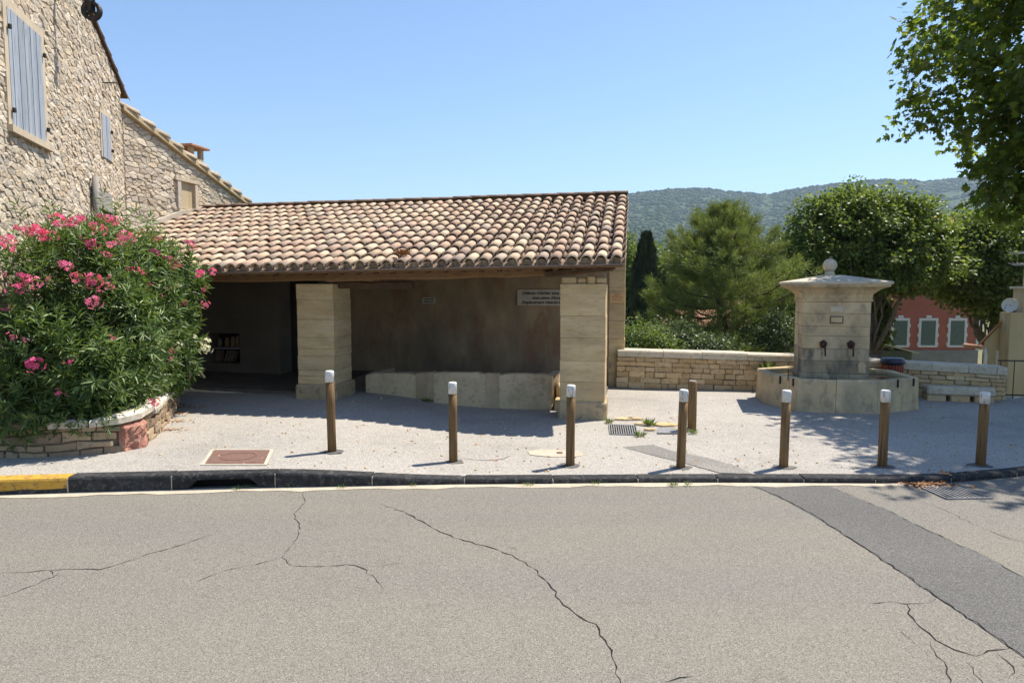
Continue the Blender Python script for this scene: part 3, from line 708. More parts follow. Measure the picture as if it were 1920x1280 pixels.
# roof deck
roofm = MB(); th = .03
V = []
for s in np.linspace(S0, S1, 8):
    for D in (DE + .03, DR):
        V += [W(s, D, roof_h(s, D) - .035), W(s, D, roof_h(s, D) - .065)]
F_ = []
for i in range(7):
    b = i * 4
    F_ += [(b, b + 4, b + 6, b + 2), (b + 1, b + 3, b + 7, b + 5), (b, b + 1, b + 5, b + 4), (b + 2, b + 6, b + 7, b + 3)]
F_ += [(0, 2, 3, 1), (28, 29, 31, 30)]
roofm.add(V, F_); roof = roofm.build('roof', M['wood'], wh)
mb = MB(); V = []
for s in np.linspace(S0, S1, 30):                        # flat tile course under the eave
    e = eave_h(s); V += [W(s, DE - .015, e - .005), W(s, DE - .015, e - .028), W(s, DE + .3, roof_h(s, DE + .3) - .03), W(s, DE + .3, roof_h(s, DE + .3) - .052)]
F_ = []
for i in range(29):
    b = i * 4; F_ += [(b, b + 4, b + 6, b + 2), (b + 1, b + 3, b + 7, b + 5), (b, b + 1, b + 5, b + 4)]
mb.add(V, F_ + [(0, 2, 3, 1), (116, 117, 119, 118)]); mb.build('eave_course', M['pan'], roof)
# canal tiles
def tile_mesh(name, L, r0, r1, rise, th, n=6, seed=0, inv=1):
    rs = random.Random(seed); mb = MB(); V = []
    for (y, r) in ((0, r0), (L, r1)):
        for t in (0, th):
            for k in range(n + 1):
                w = math.pi * k / n; rr_ = (r - t)
                V.append(Vector((-math.cos(w) * rr_ * (1 + rs.uniform(-.02, .02)), y, inv * (math.sin(w) * rr_ * rise + rs.uniform(-.002, .002)))))
    m = n + 1; F_ = []
    for k in range(n):
        F_ += [(k, k + 1, 2 * m + k + 1, 2 * m + k), (m + k + 1, m + k, 3 * m + k, 3 * m + k + 1), (k + 1, k, m + k, m + k + 1), (2 * m + k, 2 * m + k + 1, 3 * m + k + 1, 3 * m + k)]
    F_ += [(0, 2 * m, 3 * m, m), (n, m + n, 3 * m + n, 2 * m + n)]
    mb.add(V, F_, False); me = mb.mesh(name)
    sm = [True] * len(me.polygons)
    for i in range(n): sm[i * 4 + 2] = False; sm[i * 4 + 3] = False
    me.polygons.foreach_set('use_smooth', sm); return me
TM = [tile_mesh('tile', .50, .092, .074, .92, .018, 6, k) for k in range(6)]
for m_ in TM: m_.materials.append(M['tile'])
NC, NRW = 45, 12; PITCHS = (S1 - S0) / NC
slopeL = math.hypot(DR - DE, ridge_h(-5) - eave_h(-5)); EXP = (slopeL + .02) / NRW
rt = random.Random(21); tiles = []
ro = origin(roof)
HOUSE_T = lambda s, D: s < -10.02 + .48 * max(0, 12.34 - D) - .05
for c in range(NC):
    sc_ = S0 + PITCHS * (c + .5); cj = rt.uniform(-.012, .012)
    for r in range(NRW):
        t0 = (r * EXP - .03 + rt.uniform(-.012, .012)) / slopeL
        D = DE + (DR - DE) * t0; s = sc_ + cj + rt.uniform(-.008, .008)
        if HOUSE_T(s, D): continue
        p = W(s, D, roof_h(s, D) + .012)
        ax = (W(s, DR, ridge_h(s)) - W(s, DE, eave_h(s))).normalized()
        wild = 2.6 if rt.random() < .07 else 1.0; ax = (ax + US * rt.uniform(-.028, .028) * wild + Vector((0, 0, -.062 + rt.uniform(-.018, .018)))).normalized()
        p = p + Vector((0, 0, .046)); up = US.cross(ax).normalized(); up = (up + US * rt.uniform(-.05, .05)).normalized(); xx = ax.cross(up).normalized()
        tiles.append((p.length, p, Matrix((xx, ax, up)).transposed().to_4x4(), rt.randrange(6), rt.uniform(.94, 1.06)))
tiles.sort(key=lambda t: t[0]); rest = MB()
for i, (d, p, Mx, k, sx) in enumerate(tiles):
    if i < 300:
        o = new('tile', TM[k], None, roof); o.matrix_local = Matrix.Translation(p - ro) @ Mx @ Matrix.Diagonal((sx, 1, 1, 1))
    else:
        vs_ = [p + Mx.to_3x3() @ Vector((v.co.x * sx, v.co.y, v.co.z)) for v in TM[k].vertices]; b = len(rest.v)
        rest.add(vs_, [tuple(pl.vertices) for pl in TM[k].polygons], False)
        rest.sm[-len(TM[k].polygons):] = [pl.use_smooth for pl in TM[k].polygons]
tag(rest.build('tile', M['tile'], roof), kind='stuff')
# pan tiles between the covers
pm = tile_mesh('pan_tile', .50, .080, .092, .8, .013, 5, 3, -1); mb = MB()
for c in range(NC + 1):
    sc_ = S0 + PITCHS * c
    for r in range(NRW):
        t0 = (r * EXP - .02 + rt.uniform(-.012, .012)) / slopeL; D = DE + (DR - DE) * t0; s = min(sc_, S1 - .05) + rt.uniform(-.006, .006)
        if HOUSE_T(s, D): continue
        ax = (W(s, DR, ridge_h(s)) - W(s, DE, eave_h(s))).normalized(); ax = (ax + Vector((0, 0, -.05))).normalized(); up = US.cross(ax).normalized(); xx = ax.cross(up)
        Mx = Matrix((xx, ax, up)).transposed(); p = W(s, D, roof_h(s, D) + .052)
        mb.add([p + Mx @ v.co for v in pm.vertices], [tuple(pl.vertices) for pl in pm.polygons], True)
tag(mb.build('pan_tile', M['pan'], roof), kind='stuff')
# mortar closing the covers at the eave
mbp = MB(); n = 8; V = [Vector((-math.cos(math.pi * k / n) * .084, 0, math.sin(math.pi * k / n) * .088)) for k in range(n + 1)]
V += [v + Vector((0, .06, 0)) for v in V]; mbp.add(V, [tuple(range(n + 1)), tuple(range(n + 1, 2 * n + 2))[::-1]] + [(k, k + n + 1, k + n + 2, k + 1) for k in range(n)] + [(0, n, 2 * n + 1, n + 1)])
pme = mbp.mesh('mortar_plug'); pme.materials.append(M['tilemortar'])
for c in range(NC):
    s = S0 + PITCHS * (c + .5)
    if HOUSE_T(s, DE): continue
    o = new('mortar_plug', pme, None, roof); o.matrix_local = Matrix.Translation(W(s, DE + .015 + rt.uniform(0, .02), eave_h(s) + .006) - ro) @ RM.to_4x4()
# ridge: mortar bed, coloured dark to paint in shade, under a row of cap tiles
mb = MB(); V = []
for s in np.linspace(S0, S1, 30):
    h = ridge_h(s); V += [W(s, DR - .02, h + .0), W(s, DR + .01, h + .125), W(s, DR + .12, h + .125), W(s, DR + .18, h - .2)]
mb.add(V, [(i * 4 + j, (i + 1) * 4 + j, (i + 1) * 4 + j + 1, i * 4 + j + 1) for i in range(29) for j in range(3)] + [(0, 1, 2, 3), (116, 119, 118, 117)])
mb.build('ridge_bed', M['wallmortar'], roof)
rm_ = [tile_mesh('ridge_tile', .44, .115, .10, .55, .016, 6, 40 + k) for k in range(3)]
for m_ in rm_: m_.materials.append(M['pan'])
s = S0 + .02; i = 0
while s < S1 - .2:
    L = .38; ax = (US + Vector((0, 0, .0085 - .03))).normalized(); ax = -ax
    p = W(min(s + .42, S1 + .02), DR + .04 + rt.uniform(-.01, .01), ridge_h(s) + .115 + rt.uniform(-.006, .006)); up = Vector((0, 0, 1)); xx = ax.cross(up).normalized(); up = xx.cross(ax).normalized()
    o = new('ridge_tile', rm_[i % 3], None, roof); o.matrix_local = Matrix.Translation(p - ro) @ Matrix((xx, ax, up)).transposed().to_4x4(); s += L; i += 1

# washing trough
tr = thing('washing_trough', W(-3, 11.6, .08), 'long pale stone washing trough between the two pillars', 'trough')
TP = [(-4.74, 11.62), (-3.76, 11.50), (-3.36, 11.30), (-2.44, 11.22), (-2.20, 11.25), (-1.32, 11.33)]
TH = [.565, .60, .665, .672, .665, .655]; TW = .16
rtr = random.Random(5)
def tslab(i, j, m, inset=0.0, drop=0.0):
    a, b = TP[i], TP[j]; mb = MB(); n = 6; V = []
    for k in range(n + 1):
        t = k / n; s = a[0] + (b[0] - a[0]) * t; D = a[1] + (b[1] - a[1]) * t + inset; h = TH[i] + (TH[j] - TH[i]) * t - drop
        e = .018 if 0 < k < n else .0; w = rtr.uniform(-.008, .008); e2 = .03 * (k in (0, n)) * (1 - (inset > 0))
        for d_, z in ((0, -.05), (0, h - .035 - e2), (.012, h - .01 - e2), (.035, h - e2), (TW - .02, h - e2), (TW, h - .02 - e2), (TW, -.05)): V.append(W(s, D + d_ + (w if z > 0 else 0), z + (w * .6 if z > .2 else 0)))
    F_ = [(k * 7 + j_, (k + 1) * 7 + j_, (k + 1) * 7 + (j_ + 1) % 7, k * 7 + (j_ + 1) % 7) for k in range(n) for j_ in range(7)] + [tuple(range(7))[::-1], tuple(n * 7 + q_ for q_ in range(7))]
    mb.add(V, F_); return mb.build('stone_slab', m, tr, center=True)
M['joint'] = mat('brown_joint_render', [(.38, .29, .175), (.48, .375, .24)], 6, .95, .4, 50)
tslab(0, 1, M['trough']); tslab(1, 2, M['joint'], .006, .004); tslab(2, 3, M['trough']); tslab(3, 4, M['joint'], .006, .004); tslab(4, 5, M['trough'])
mb = MB(); sbox(mb, -4.72, -1.3, 12.75, 12.95, -.05, .46); mb.build('inner_wall', M['trough'], tr)
for s in (-4.74, -1.46):
    mb = MB(); sbox(mb, s, s + .15, 11.8 if s < -3 else 11.49, 12.74, -.05, .55); mb.build('end_slab', M['trough'], tr)
mb = MB(); mb.add([W(-4.58, 11.8, .42), W(-1.47, 11.5, .42), W(-1.47, 12.74, .42), W(-4.58, 12.74, .42)], [(0, 1, 2, 3)]); mb.build('water', M['water'], tr)
mb = MB(); sbox(mb, -1.28, -1.03, 11.6, 12.6, .05, .42, .015); tag(mb.build('stone_ledge', M['limestone']), 'low stone ledge between the trough end and the nearer pillar', 'ledge')
mb = MB(); sbox(mb, -1.27, -.95, 11.30, 11.58, .04, .24, .015); tag(mb.build('stone_step', M['limestone']), 'small stone step beside the plinth of the nearer pillar', 'step')

# signs
def text(body, size, pos, ax, up, m, parent, ext=.002, shear=0.0, align='LEFT', name='lettering', sx=1.0):
    cu = bpy.data.curves.new('lettering', 'FONT'); cu.body = body; cu.size = size; cu.extrude = ext; cu.shear = shear; cu.offset = .0014 * size / .092; cu.align_x = align
    t = bpy.data.objects.new('tmp_text', cu); COL.objects.link(t); dg = bpy.context.evaluated_depsgraph_get(); dg.update()
    me = bpy.data.meshes.new_from_object(t.evaluated_get(dg)); bpy.data.objects.remove(t); me.name = name; me.materials.clear(); me.materials.append(m)
    ax = Vector(ax).normalized(); up = Vector(up); nn = ax.cross(up).normalized()
    o = new(name, me, None, parent); o.matrix_local = Matrix.Translation(Vector(pos) - origin(parent)) @ Matrix((ax, up, nn)).transposed().to_4x4() @ Matrix.Diagonal((sx, 1, 1, 1)); return o
UP = (0, 0, 1)
sg = thing('notice_board', W(-1.7, 14.27, 1.73), 'long grey notice with three lines of dark lettering behind the nearer pillar', 'sign')
mb = MB(); sbox(mb, -2.40, -1.02, 14.262, 14.297, 1.735, 2.065); mb.build('board', M['sign'], sg)
text("Défense d'abriter sous le", .092, W(-2.30, 14.258, 1.965), US, UP, M['ink'], sg, .002, .25, sx=.93)
text("sous peine d'amende", .092, W(-2.08, 14.258, 1.868), US, UP, M['ink'], sg, .002, .25, sx=.93)
text("Emplacement réservé à la", .092, W(-2.30, 14.258, 1.772), US, UP, M['ink'], sg, .002, .25, sx=.93)
def scribble(parent, s0, s1, D, h, hh, m, seed):         # print too small to be read in the photograph
    r_ = random.Random(seed); mb = MB(); s = s0
    while s < s1:
        w = r_.uniform(.010, .024); sbox(mb, s, min(s + w, s1), D - .002, D, h + r_.uniform(0, .2) * hh, h + hh * r_.uniform(.75, 1)); s += w + r_.uniform(.004, .010)
    tag(mb.build('lettering', m, parent), kind='stuff')
sg = thing('small_notice', W(-4.35, 14.28, 1.75), 'small white notice with two dark lines on the shaded back wall', 'sign')
mb = MB(); sbox(mb, -4.49, -4.21, 14.275, 14.297, 1.765, 1.90); mb.build('board', M['sign'], sg)
scribble(sg, -4.46, -4.24, 14.273, 1.842, .034, M['ink'], 1); scribble(sg, -4.46, -4.24, 14.273, 1.788, .034, M['ink'], 2)
sg = thing('faded_notice', W(-.33, 14.27, 1.8), 'faded orange notice on the narrow end pier of the wash house', 'sign')
mb = MB(); sbox(mb, -.455, -.175, 14.255, 14.277, 1.81, 2.005); mb.build('board', M['signorange'], sg)
scribble(sg, -.38, -.25, 14.253, 1.95, .032, M['inkred'], 3); scribble(sg, -.43, -.20, 14.253, 1.90, .03, M['inkred'], 4); scribble(sg, -.42, -.22, 14.253, 1.845, .03, M['inkred'], 5)
# pots and books standing in the niche
rn = random.Random(8)
for i, s in enumerate((-8.80, -8.62, -8.48, -8.36)):
    if i == 1: lab = 'slim dark jar second on the upper shelf of the wall niche'
    else: lab = ['squat dark jar at the bush end of the niche shelf', '', 'tall pale jar in the middle of the niche shelf', 'pale jar at the pillar end of the niche shelf'][i]
    o = MB().lathe(W(s, 13.42, .835), [(.035, 0), (.05, .03), (.05, .12 + .02 * i), (.03, .16 + .02 * i), (.035, .18 + .02 * i)], 12).build('jar', M['render']); tag(o, lab, 'jar', 'jars in the wall niche')
mb = MB(); sbox(mb, -8.93, -8.22, 13.27, 13.6, .80, .83); mb.build('niche_shelf', M['greywood'], wh)
for i, s in enumerate((-8.84, -8.78, -8.60, -8.52, -8.45)):
    mb = MB(); MMx = RM @ Matrix.Rotation(R((4, 6, 20, 18, 16)[i]), 3, 'Y'); mb.box(W(s, 13.42, .642), (.028, .17, .24), MMx)
    tag(mb.build('book', M['render']), ['upright pale book at the bush end under the niche shelf', 'second upright book under the niche shelf', 'first of three leaning books under the niche shelf', 'middle one of three leaning books under the niche shelf', 'last of three leaning books under the niche shelf'][i], 'book', 'books in the wall niche')

# ================================================================== STONE HOUSE (tall) AND ITS LOWER WING
C0 = Vector((-7.79, 13.9, 0)); D1 = Vector((.27, -.963, 0)).normalized(); N1 = Vector((.963, .27, 0)).normalized()
D2 = Vector((.174, .985, 0)).normalized(); N2 = Vector((.985, -.174, 0)).normalized()
H1 = frame(C0, D1, N1); H2 = frame(C0, D2, N2)
def h1top(t): return 6.05 + .43 * t
house = thing('tall_house', C0 - N1 * 3, 'tall rubble stone house with blue grey shutters rising above the oleanders', 'house')
TE = 6.6
def slabpoly(Fm, pts, back, d=0.0):                      # wall slab from an outline in (a, b)
    m_ = MB(); n = len(pts); V = [Fm(a, b, d) for a, b in pts] + [Fm(a, b, -back) for a, b in pts]
    return m_.add(V, [tuple(range(n)), tuple(range(n, 2 * n))[::-1]] + [(i, n + i, n + (i + 1) % n, (i + 1) % n) for i in range(n)])
wall1 = slabpoly(H1, [(0, -.2), (TE, -.2), (TE, h1top(TE)), (0, h1top(0))], .45).build('wall', M['mortar'], house)
# other walls of the house, away from the street
mb = MB(); q = [H1(TE, 0, -.45), H1(TE, 0, -6), H1(TE - .4, 0, -6), H1(TE - .4, 0, -.45)]; mb.prism([(p.x, p.y) for p in q], -.2, h1top(TE) - .4); mb.build('wall', M['mortar'], house)
mb = MB(); q = [H1(0, 0, -.45), H1(.4, 0, -.45), H1(.4, 0, -6), H1(0, 0, -6)]; mb.prism([(p.x, p.y) for p in q], -.2, h1top(0) - .05); mb.build('wall', M['mortar'], house)
SH = (4.13, 5.23, 4.15, 5.63); SW = (.90, 1.42, 4.46, 5.25); LW = (1.15, 2.05, 3.05, 3.50)
def inrect(a, b, r, m_): return r[0] - m_ < a < r[1] + m_ and r[2] - m_ < b < r[3] + m_
def skip1(a, b): return inrect(a, b, SH, .10) or inrect(a, b, SW, .06) or inrect(a, b, (LW[0], LW[1], LW[2], LW[3] + .33), .05)
reg = [(.01, 2.0), (6.2, 2.0), (6.2, h1top(6.2) - .03), (.01, h1top(.01) - .03)]
cells = rubble_cells(reg, .066, .165, .5, random.Random(31), skip1, .1)
lay(cells, H1, wall1, 'stone', M['rubble'], .0035, .024, 300, random.Random(6))
HE = frame(H1(TE, 0, 0), -N1, D1)                       # end wall towards the street
lay(rubble_cells([(.0, 0), (5.9, 0), (5.9, h1top(TE) - .45), (.0, h1top(TE) - .45)], .11, .28, .5, random.Random(77)), HE, wall1, 'stone', M['rubble'], .005, .024, 0, random.Random(9))
# shutters, surrounds and sills
def surround(r, w, name='window_surround', sill=True, proud=.03):
    for (a0, a1, b0, b1) in ((r[0] - w, r[0], r[2], r[3] + w), (r[1], r[1] + w, r[2], r[3] + w), (r[0], r[1], r[3], r[3] + w)):
        m_ = slabpoly(H1, [(a0, b0), (a1, b0), (a1, b1), (a0, b1)], .05, proud); m_.build(name, M['frame'], house)
    if sill: slabpoly(H1, [(r[0] - w - .04, r[2] - .09), (r[1] + w + .04, r[2] - .09), (r[1] + w + .04, r[2] - .003), (r[0] - w - .04, r[2] - .003)], .05, .085).build('window_sill', M['frame'], house)
surround(SH, .11); surround(SW, .07, sill=False)
def shutter(r, n, lab):
    sh = slabpoly(H1, [(r[0] + .005, r[2] + .005), (r[1] - .005, r[2] + .005), (r[1] - .005, r[3] - .005), (r[0] + .005, r[3] - .005)], .05, .012).build('shutter', M['shutter'], house); sh['label'] = lab
    w = (r[1] - r[0]) / n
    for i in range(n):
        a0 = r[0] + i * w + .004; a1 = a0 + w - .008
        slabpoly(H1, [(a0, r[2] + .006), (a1, r[2] + .006), (a1, r[3] - .006), (a0, r[3] - .006)], -.010, .035 + .004 * (i % 2)).build('plank', M['shutter'], sh, center=True)
    for b in (r[2] + .2, r[3] - .25):
        for a in ((r[0] - .05), (r[1] - .02)) if n > 5 else ((r[0] - .03),):
            m_ = MB(); m_.box(H1(a + .03, b, .06), (.035, .04, .06), None, .006); m_.build('hinge', M['iron'], sh, center=True)
    return sh
shutter(SH, 11, 'closed blue grey plank shutter'); shutter(SW, 4, 'narrow blue grey plank shutter')
slabpoly(H1, [(LW[0] - .1, LW[3]), (LW[1] + .12, LW[3]), (LW[1] + .12, LW[3] + .33), (LW[0] - .1, LW[3] + .33)], .05, .05).build('lintel', M['greywood'], house)
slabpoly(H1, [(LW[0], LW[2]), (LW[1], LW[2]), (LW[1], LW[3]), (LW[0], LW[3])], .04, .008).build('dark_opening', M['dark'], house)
m_ = MB(); m_.tube([H1(2.20, 2.6, .10), H1(2.20, 3.4, .10), H1(2.2, 4.0, .10)], .05, 8); m_.build('downpipe', M['greywood'], house)
m_ = MB(); m_.tube([H1(1.15, 5.83, -.03), H1(1.15, 5.85, .22)], .012, 6); m_.build('wall_hook', M['iron'], house)
# roof with its verge
mb = MB(); V = []
for d in (.07, -6.4):
    for t in (-.30, 7.0): V += [H1(t, h1top(t) + .005, d), H1(t, h1top(t) + .07, d)]
mb.add(V, [(0, 2, 3, 1), (4, 5, 7, 6), (0, 1, 5, 4), (2, 6, 7, 3), (1, 3, 7, 5), (0, 4, 6, 2)])
roof1 = mb.build('roof', M['darkwood'], house); r1o = origin(roof1)
VT = tile_mesh('verge_tile', .44, .105, .085, .7, .016, 6, 77); VT.materials.append(M['tile'])
ax1 = (D1 + Vector((0, 0, .43))).normalized()
def put_tile(me, name, p, ax, side, parent, ro_):
    up = Vector(side).cross(ax).normalized()
    if up.z < 0: up = -up
    xx = ax.cross(up).normalized(); o = new(name, me, None, parent); o.matrix_local = Matrix.Translation(p - ro_) @ Matrix((xx, ax, up)).transposed().to_4x4()
for i in range(16):
    t = -.44 + i * .40
    for d in (-.02, -.25, -.48): put_tile(VT, 'verge_tile', H1(t, h1top(t) + .065, d), (ax1 + Vector((0, 0, -.04))).normalized(), N1, roof1, r1o)
# iron pulley hanging under an arm on the gable
pu = thing('iron_pulley', H1(1.62, 7.35, .45), 'black iron pulley wheel hanging from an arm at the house gable', 'pulley')
ctr = at(172, 21, 10.75); hd = Vector((1, 0, 0)); hz = Vector((0, 0, 1))
mb = MB(); n = 24; ring = [ctr + hd * math.cos(2 * math.pi * k / n) * .112 + hz * math.sin(2 * math.pi * k / n) * .112 for k in range(n)]
V = []; 
for k in range(n):
    w = 2 * math.pi * k / n; rv = hd * math.cos(w) + hz * math.sin(w)
    for rr_, y in ((.092, -.03), (.145, -.04), (.122, 0), (.145, .04), (.092, .03)): V.append(ctr + rv * rr_ + Vector((0, y, 0)))
mb.add(V, [(k * 5 + j, ((k + 1) % n) * 5 + j, ((k + 1) % n) * 5 + (j + 1) % 5, k * 5 + (j + 1) % 5) for k in range(n) for j in range(5)], False); mb.build('wheel_rim', M['iron'], pu)
for k in range(3):
    w = math.pi * (k * 2 / 3 + .5); mb = MB(); mb.tube([ctr, ctr + (hd * math.cos(w) + hz * math.sin(w)) * .10], .022, 6); mb.build('spoke', M['iron'], pu)
mb = MB(); mb.tube([ctr - Vector((0, .07, 0)), ctr + Vector((0, .07, 0))], .022, 8); mb.build('axle', M['iron'], pu)
for y in (-.055, .055):
    mb = MB(); mb.box(ctr + Vector((0, y, .10)), (.045, .012, .24)); mb.build('bracket', M['iron'], pu)
mb = MB(); mb.tube([ctr + Vector((0, 0, .21)), ctr + Vector((0, 0, .42))], .022, 8); mb.build('hanger', M['iron'], pu)
mb = MB(); mb.box(ctr + Vector((0, 0, .47)) - N1 * .25, (.50, .08, .08), Matrix.Rotation(math.atan2(N1.y, N1.x), 3, 'Z'), .01); mb.build('arm', M['wood'], pu)

# lower wing
wing = thing('lower_wing', C0 + D2 * 2 - N2 * 2, 'low rubble stone wing with sloping tiled verge behind the wash house roof', 'house')
def h2top(t): return 5.62 - .305 * t
wall2 = slabpoly(H2, [(0, -.2), (4.75, -.2), (4.75, h2top(4.75)), (0, h2top(0))], .45).build('wall', M['mortar'], wing)
mb = MB(); q = [H2(4.75, 0, -.45), H2(4.75, 0, -5), H2(4.4, 0, -5), H2(4.4, 0, -.45)]; mb.prism([(p.x, p.y) for p in q], -4, 4.1); mb.build('wall', M['mortar'], wing)
NI = (1.70, 2.20, 3.90, 4.50)
def skip2(a, b): return inrect(a, b, NI, .05) or b < roof_h(-10, DE) - 9
cells = rubble_cells([(.01, 2.9), (4.7, 2.9), (4.7, h2top(4.7) - .03), (.01, h2top(.01) - .03)], .075, .20, .45, random.Random(12), skip2)
lay(cells, H2, wall2, 'stone', M['rubble'], .006, .028, 300, random.Random(8))
# blind window
slabpoly(H2, [(NI[0], NI[2]), (NI[1], NI[2]), (NI[1], NI[3]), (NI[0], NI[3])], .02, .006).build('blind_window', M['yellowhouse'], wing)
for r in ((NI[0] - .12, NI[0], NI[2] - .02, NI[3]), (NI[1], NI[1] + .1, NI[2] - .02, NI[3])):
    slabpoly(H2, [(r[0], r[2]), (r[1], r[2]), (r[1], r[3]), (r[0], r[3])], .02, .07).build('jamb', M['rubble'], wing)
slabpoly(H2, [(NI[0] - .18, NI[3]), (NI[1] + .2, NI[3]), (NI[1] + .2, NI[3] + .075), (NI[0] - .18, NI[3] + .075)], .02, .08).build('lintel', M['frame'], wing)
# mortar fillet where the wash house roof meets the wing
def jr(t): p = H2(t, 0); return roof_h(p.dot(US), p.dot(VS))
fp = [(.05, jr(.05) - .1), (2.75, jr(2.75) - .1), (2.75, jr(2.75) + .12), (2.3, jr(2.3) + .10), (1.7, jr(1.7) + .20), (1.1, jr(1.1) + .19), (.5, jr(.5) + .2), (.05, jr(.05) + .22)]
slabpoly(H2, fp, .03, .085).build('mortar_fillet', M['concrete'], wing)
# wing roof: verge mortar and tiles
mb = MB(); V = []
for d in (.10, -5.2):
    for t in (-.02, 4.9): V += [H2(t, h2top(t) + .0, d), H2(t, h2top(t) + .10, d)]
mb.add(V, [(0, 1, 3, 2), (4, 6, 7, 5), (0, 4, 5, 1), (2, 3, 7, 6), (1, 5, 7, 3), (0, 2, 6, 4)]); roof2 = mb.build('roof', M['yellowhouse'], wing); r2o = origin(roof2)
VT2 = tile_mesh('verge_tile', .56, .165, .115, .95, .02, 6, 99); VT2.materials.append(M['oldtile'])
ax2 = (D2 * -1 + Vector((0, 0, .305))).normalized()
for i in range(11):
    t = 4.95 - i * .455
    for j, d in enumerate((-.03, -.30, -.57)):
        put_tile(VT2, 'verge_tile', H2(t, h2top(t) + .10 + .02 * (j > 0) + random.uniform(-.01, .01), d), (ax2 + Vector((0, 0, -.11))).normalized(), N2, roof2, r2o)
mb = MB()
for i in range(10):
    for j in range(16):
        t = 4.95 - i * .455; d = -.78 - .26 * j; p = H2(t, h2top(t) + .12, d); a = (ax2 + Vector((0, 0, -.05))).normalized(); up = N2.cross(a).normalized(); up = up if up.z > 0 else -up; xx = a.cross(up)
        Mx = Matrix((xx, a, up)).transposed(); mb.add([p + Mx @ v.co for v in VT2.vertices], [tuple(pl.vertices) for pl in VT2.polygons], True)
tag(mb.build('roof_tile', M['oldtile'], roof2), kind='stuff')
# chimney of the wing
cc = H2(2.75, 0, -.45); rz = Matrix.Rotation(math.atan2(D2.y, D2.x), 3, 'Z'); zb = h2top(2.75)
mb = MB(); mb.box((cc.x, cc.y, zb + .10), (.46, .46, .62), rz, .01); chim = mb.build('chimney', M['yellowhouse'], wing)
for a in (-.18, .18):
    for b in (-.18, .18): 
        mb = MB(); o_ = rz @ Vector((a, b, 0)); mb.box((cc.x + o_.x, cc.y + o_.y, zb + .53), (.10, .10, .24), rz); mb.build('chimney_leg', M['yellowhouse'], chim)
mb = MB(); mb.box((cc.x, cc.y, zb + .675), (.72, .66, .05), rz, .008); mb.build('chimney_cap', M['farroof'], chim)

# ================================================================== PLANTER AND OLEANDERS
PL = [Vector(p) for p in [(-8.6, 7.30, 0), (-6.6, 7.60, 0), (-5.86, 7.70, 0), (-5.30, 7.75, 0), (-4.92, 7.82, 0), (-4.66, 7.93, 0), (-4.53, 8.18, 0), (-4.62, 8.70, 0), (-4.86, 9.40, 0), (-5.12, 10.2, 0), (-5.45, 11.0, 0), (-5.75, 11.7, 0)]]
cum = [0]
for a, b in zip(PL[:-1], PL[1:]): cum.append(cum[-1] + (b - a).length)
def pl_at(a):
    a = min(max(a, 0), cum[-1] - 1e-6)
    for i in range(len(PL) - 1):
        if cum[i] <= a <= cum[i + 1]:
            t = (a - cum[i]) / (cum[i + 1] - cum[i]); tg0 = (PL[i + 1] - PL[i]).normalized()
            tp = (PL[i] - PL[i - 1]).normalized() if i else tg0; tn = (PL[i + 2] - PL[i + 1]).normalized() if i + 2 < len(PL) else tg0
            tg = ((tp + tg0).lerp(tg0 * 2, min(1, t * 2)) if t < .5 else (tg0 * 2).lerp(tn + tg0, t * 2 - 1)).normalized()
            return PL[i].lerp(PL[i + 1], t), Vector((tg.y, -tg.x, 0))
def FP(a, b, d=0):
    p, n = pl_at(a); return p + n * (d - .03 * b) + Vector((0, 0, ground_h(p.x, p.y) + b))
pt = thing('planter', (-5.4, 8.6, .17), 'low rounded stone planter wall with white slab coping under the oleanders', 'planter')
mb = MB(); V = []; aa = np.linspace(0, cum[-1] - .001, 50)
for a in aa: V += [FP(a, -.15, -.02), FP(a, .33, -.02), FP(a, .33, -.28), FP(a, -.15, -.28)]
mb.add(V, [(i * 4 + j, (i + 1) * 4 + j, (i + 1) * 4 + (j + 1) % 4, i * 4 + (j + 1) % 4) for i in range(len(aa) - 1) for j in range(4)] + [(0, 1, 2, 3)[::-1], tuple(len(V) - 4 + k for k in range(4))])
pw_ = mb.build('wall', M['tilemortar'], pt)
rs = random.Random(17); cells = []
cells = [[(x, y - .05 + .022 * math.sin(x * 5 + y * 9)) for x, y in c] for c in course_cells(cum[-1], .38, [.115, .085, .11, .075], .12, .40, rs)]
acor = cum[5] + .05
def pick_red(i): return M['planterstone']
cells = [c for c in cells if not (acor - .02 < sum(p[0] for p in c) / len(c) < acor + .36)]
lay(cells, FP, pw_, 'stone', M['planterstone'], .006, .032, 260, random.Random(3))
mb = MB(); rr2 = random.Random(2); V = []; nb = 9     # the big red corner rock
for i in range(nb + 1):
    for j in range(9):
        a = acor - .02 + .40 * i / nb; b = -.06 + .39 * j / 8; e = min(i, nb - i, j + 1, 8 - j) ; V.append(FP(a, b, (.0 if e == 0 else .035) + rr2.uniform(0, .06) * (e > 0)))
mb.add(V, [(i * 9 + j, (i + 1) * 9 + j, (i + 1) * 9 + j + 1, i * 9 + j + 1) for i in range(nb) for j in range(8)], False); mb.build('corner_rock', M['redstone'], pw_, center=True)['label'] = 'rough red corner rock'
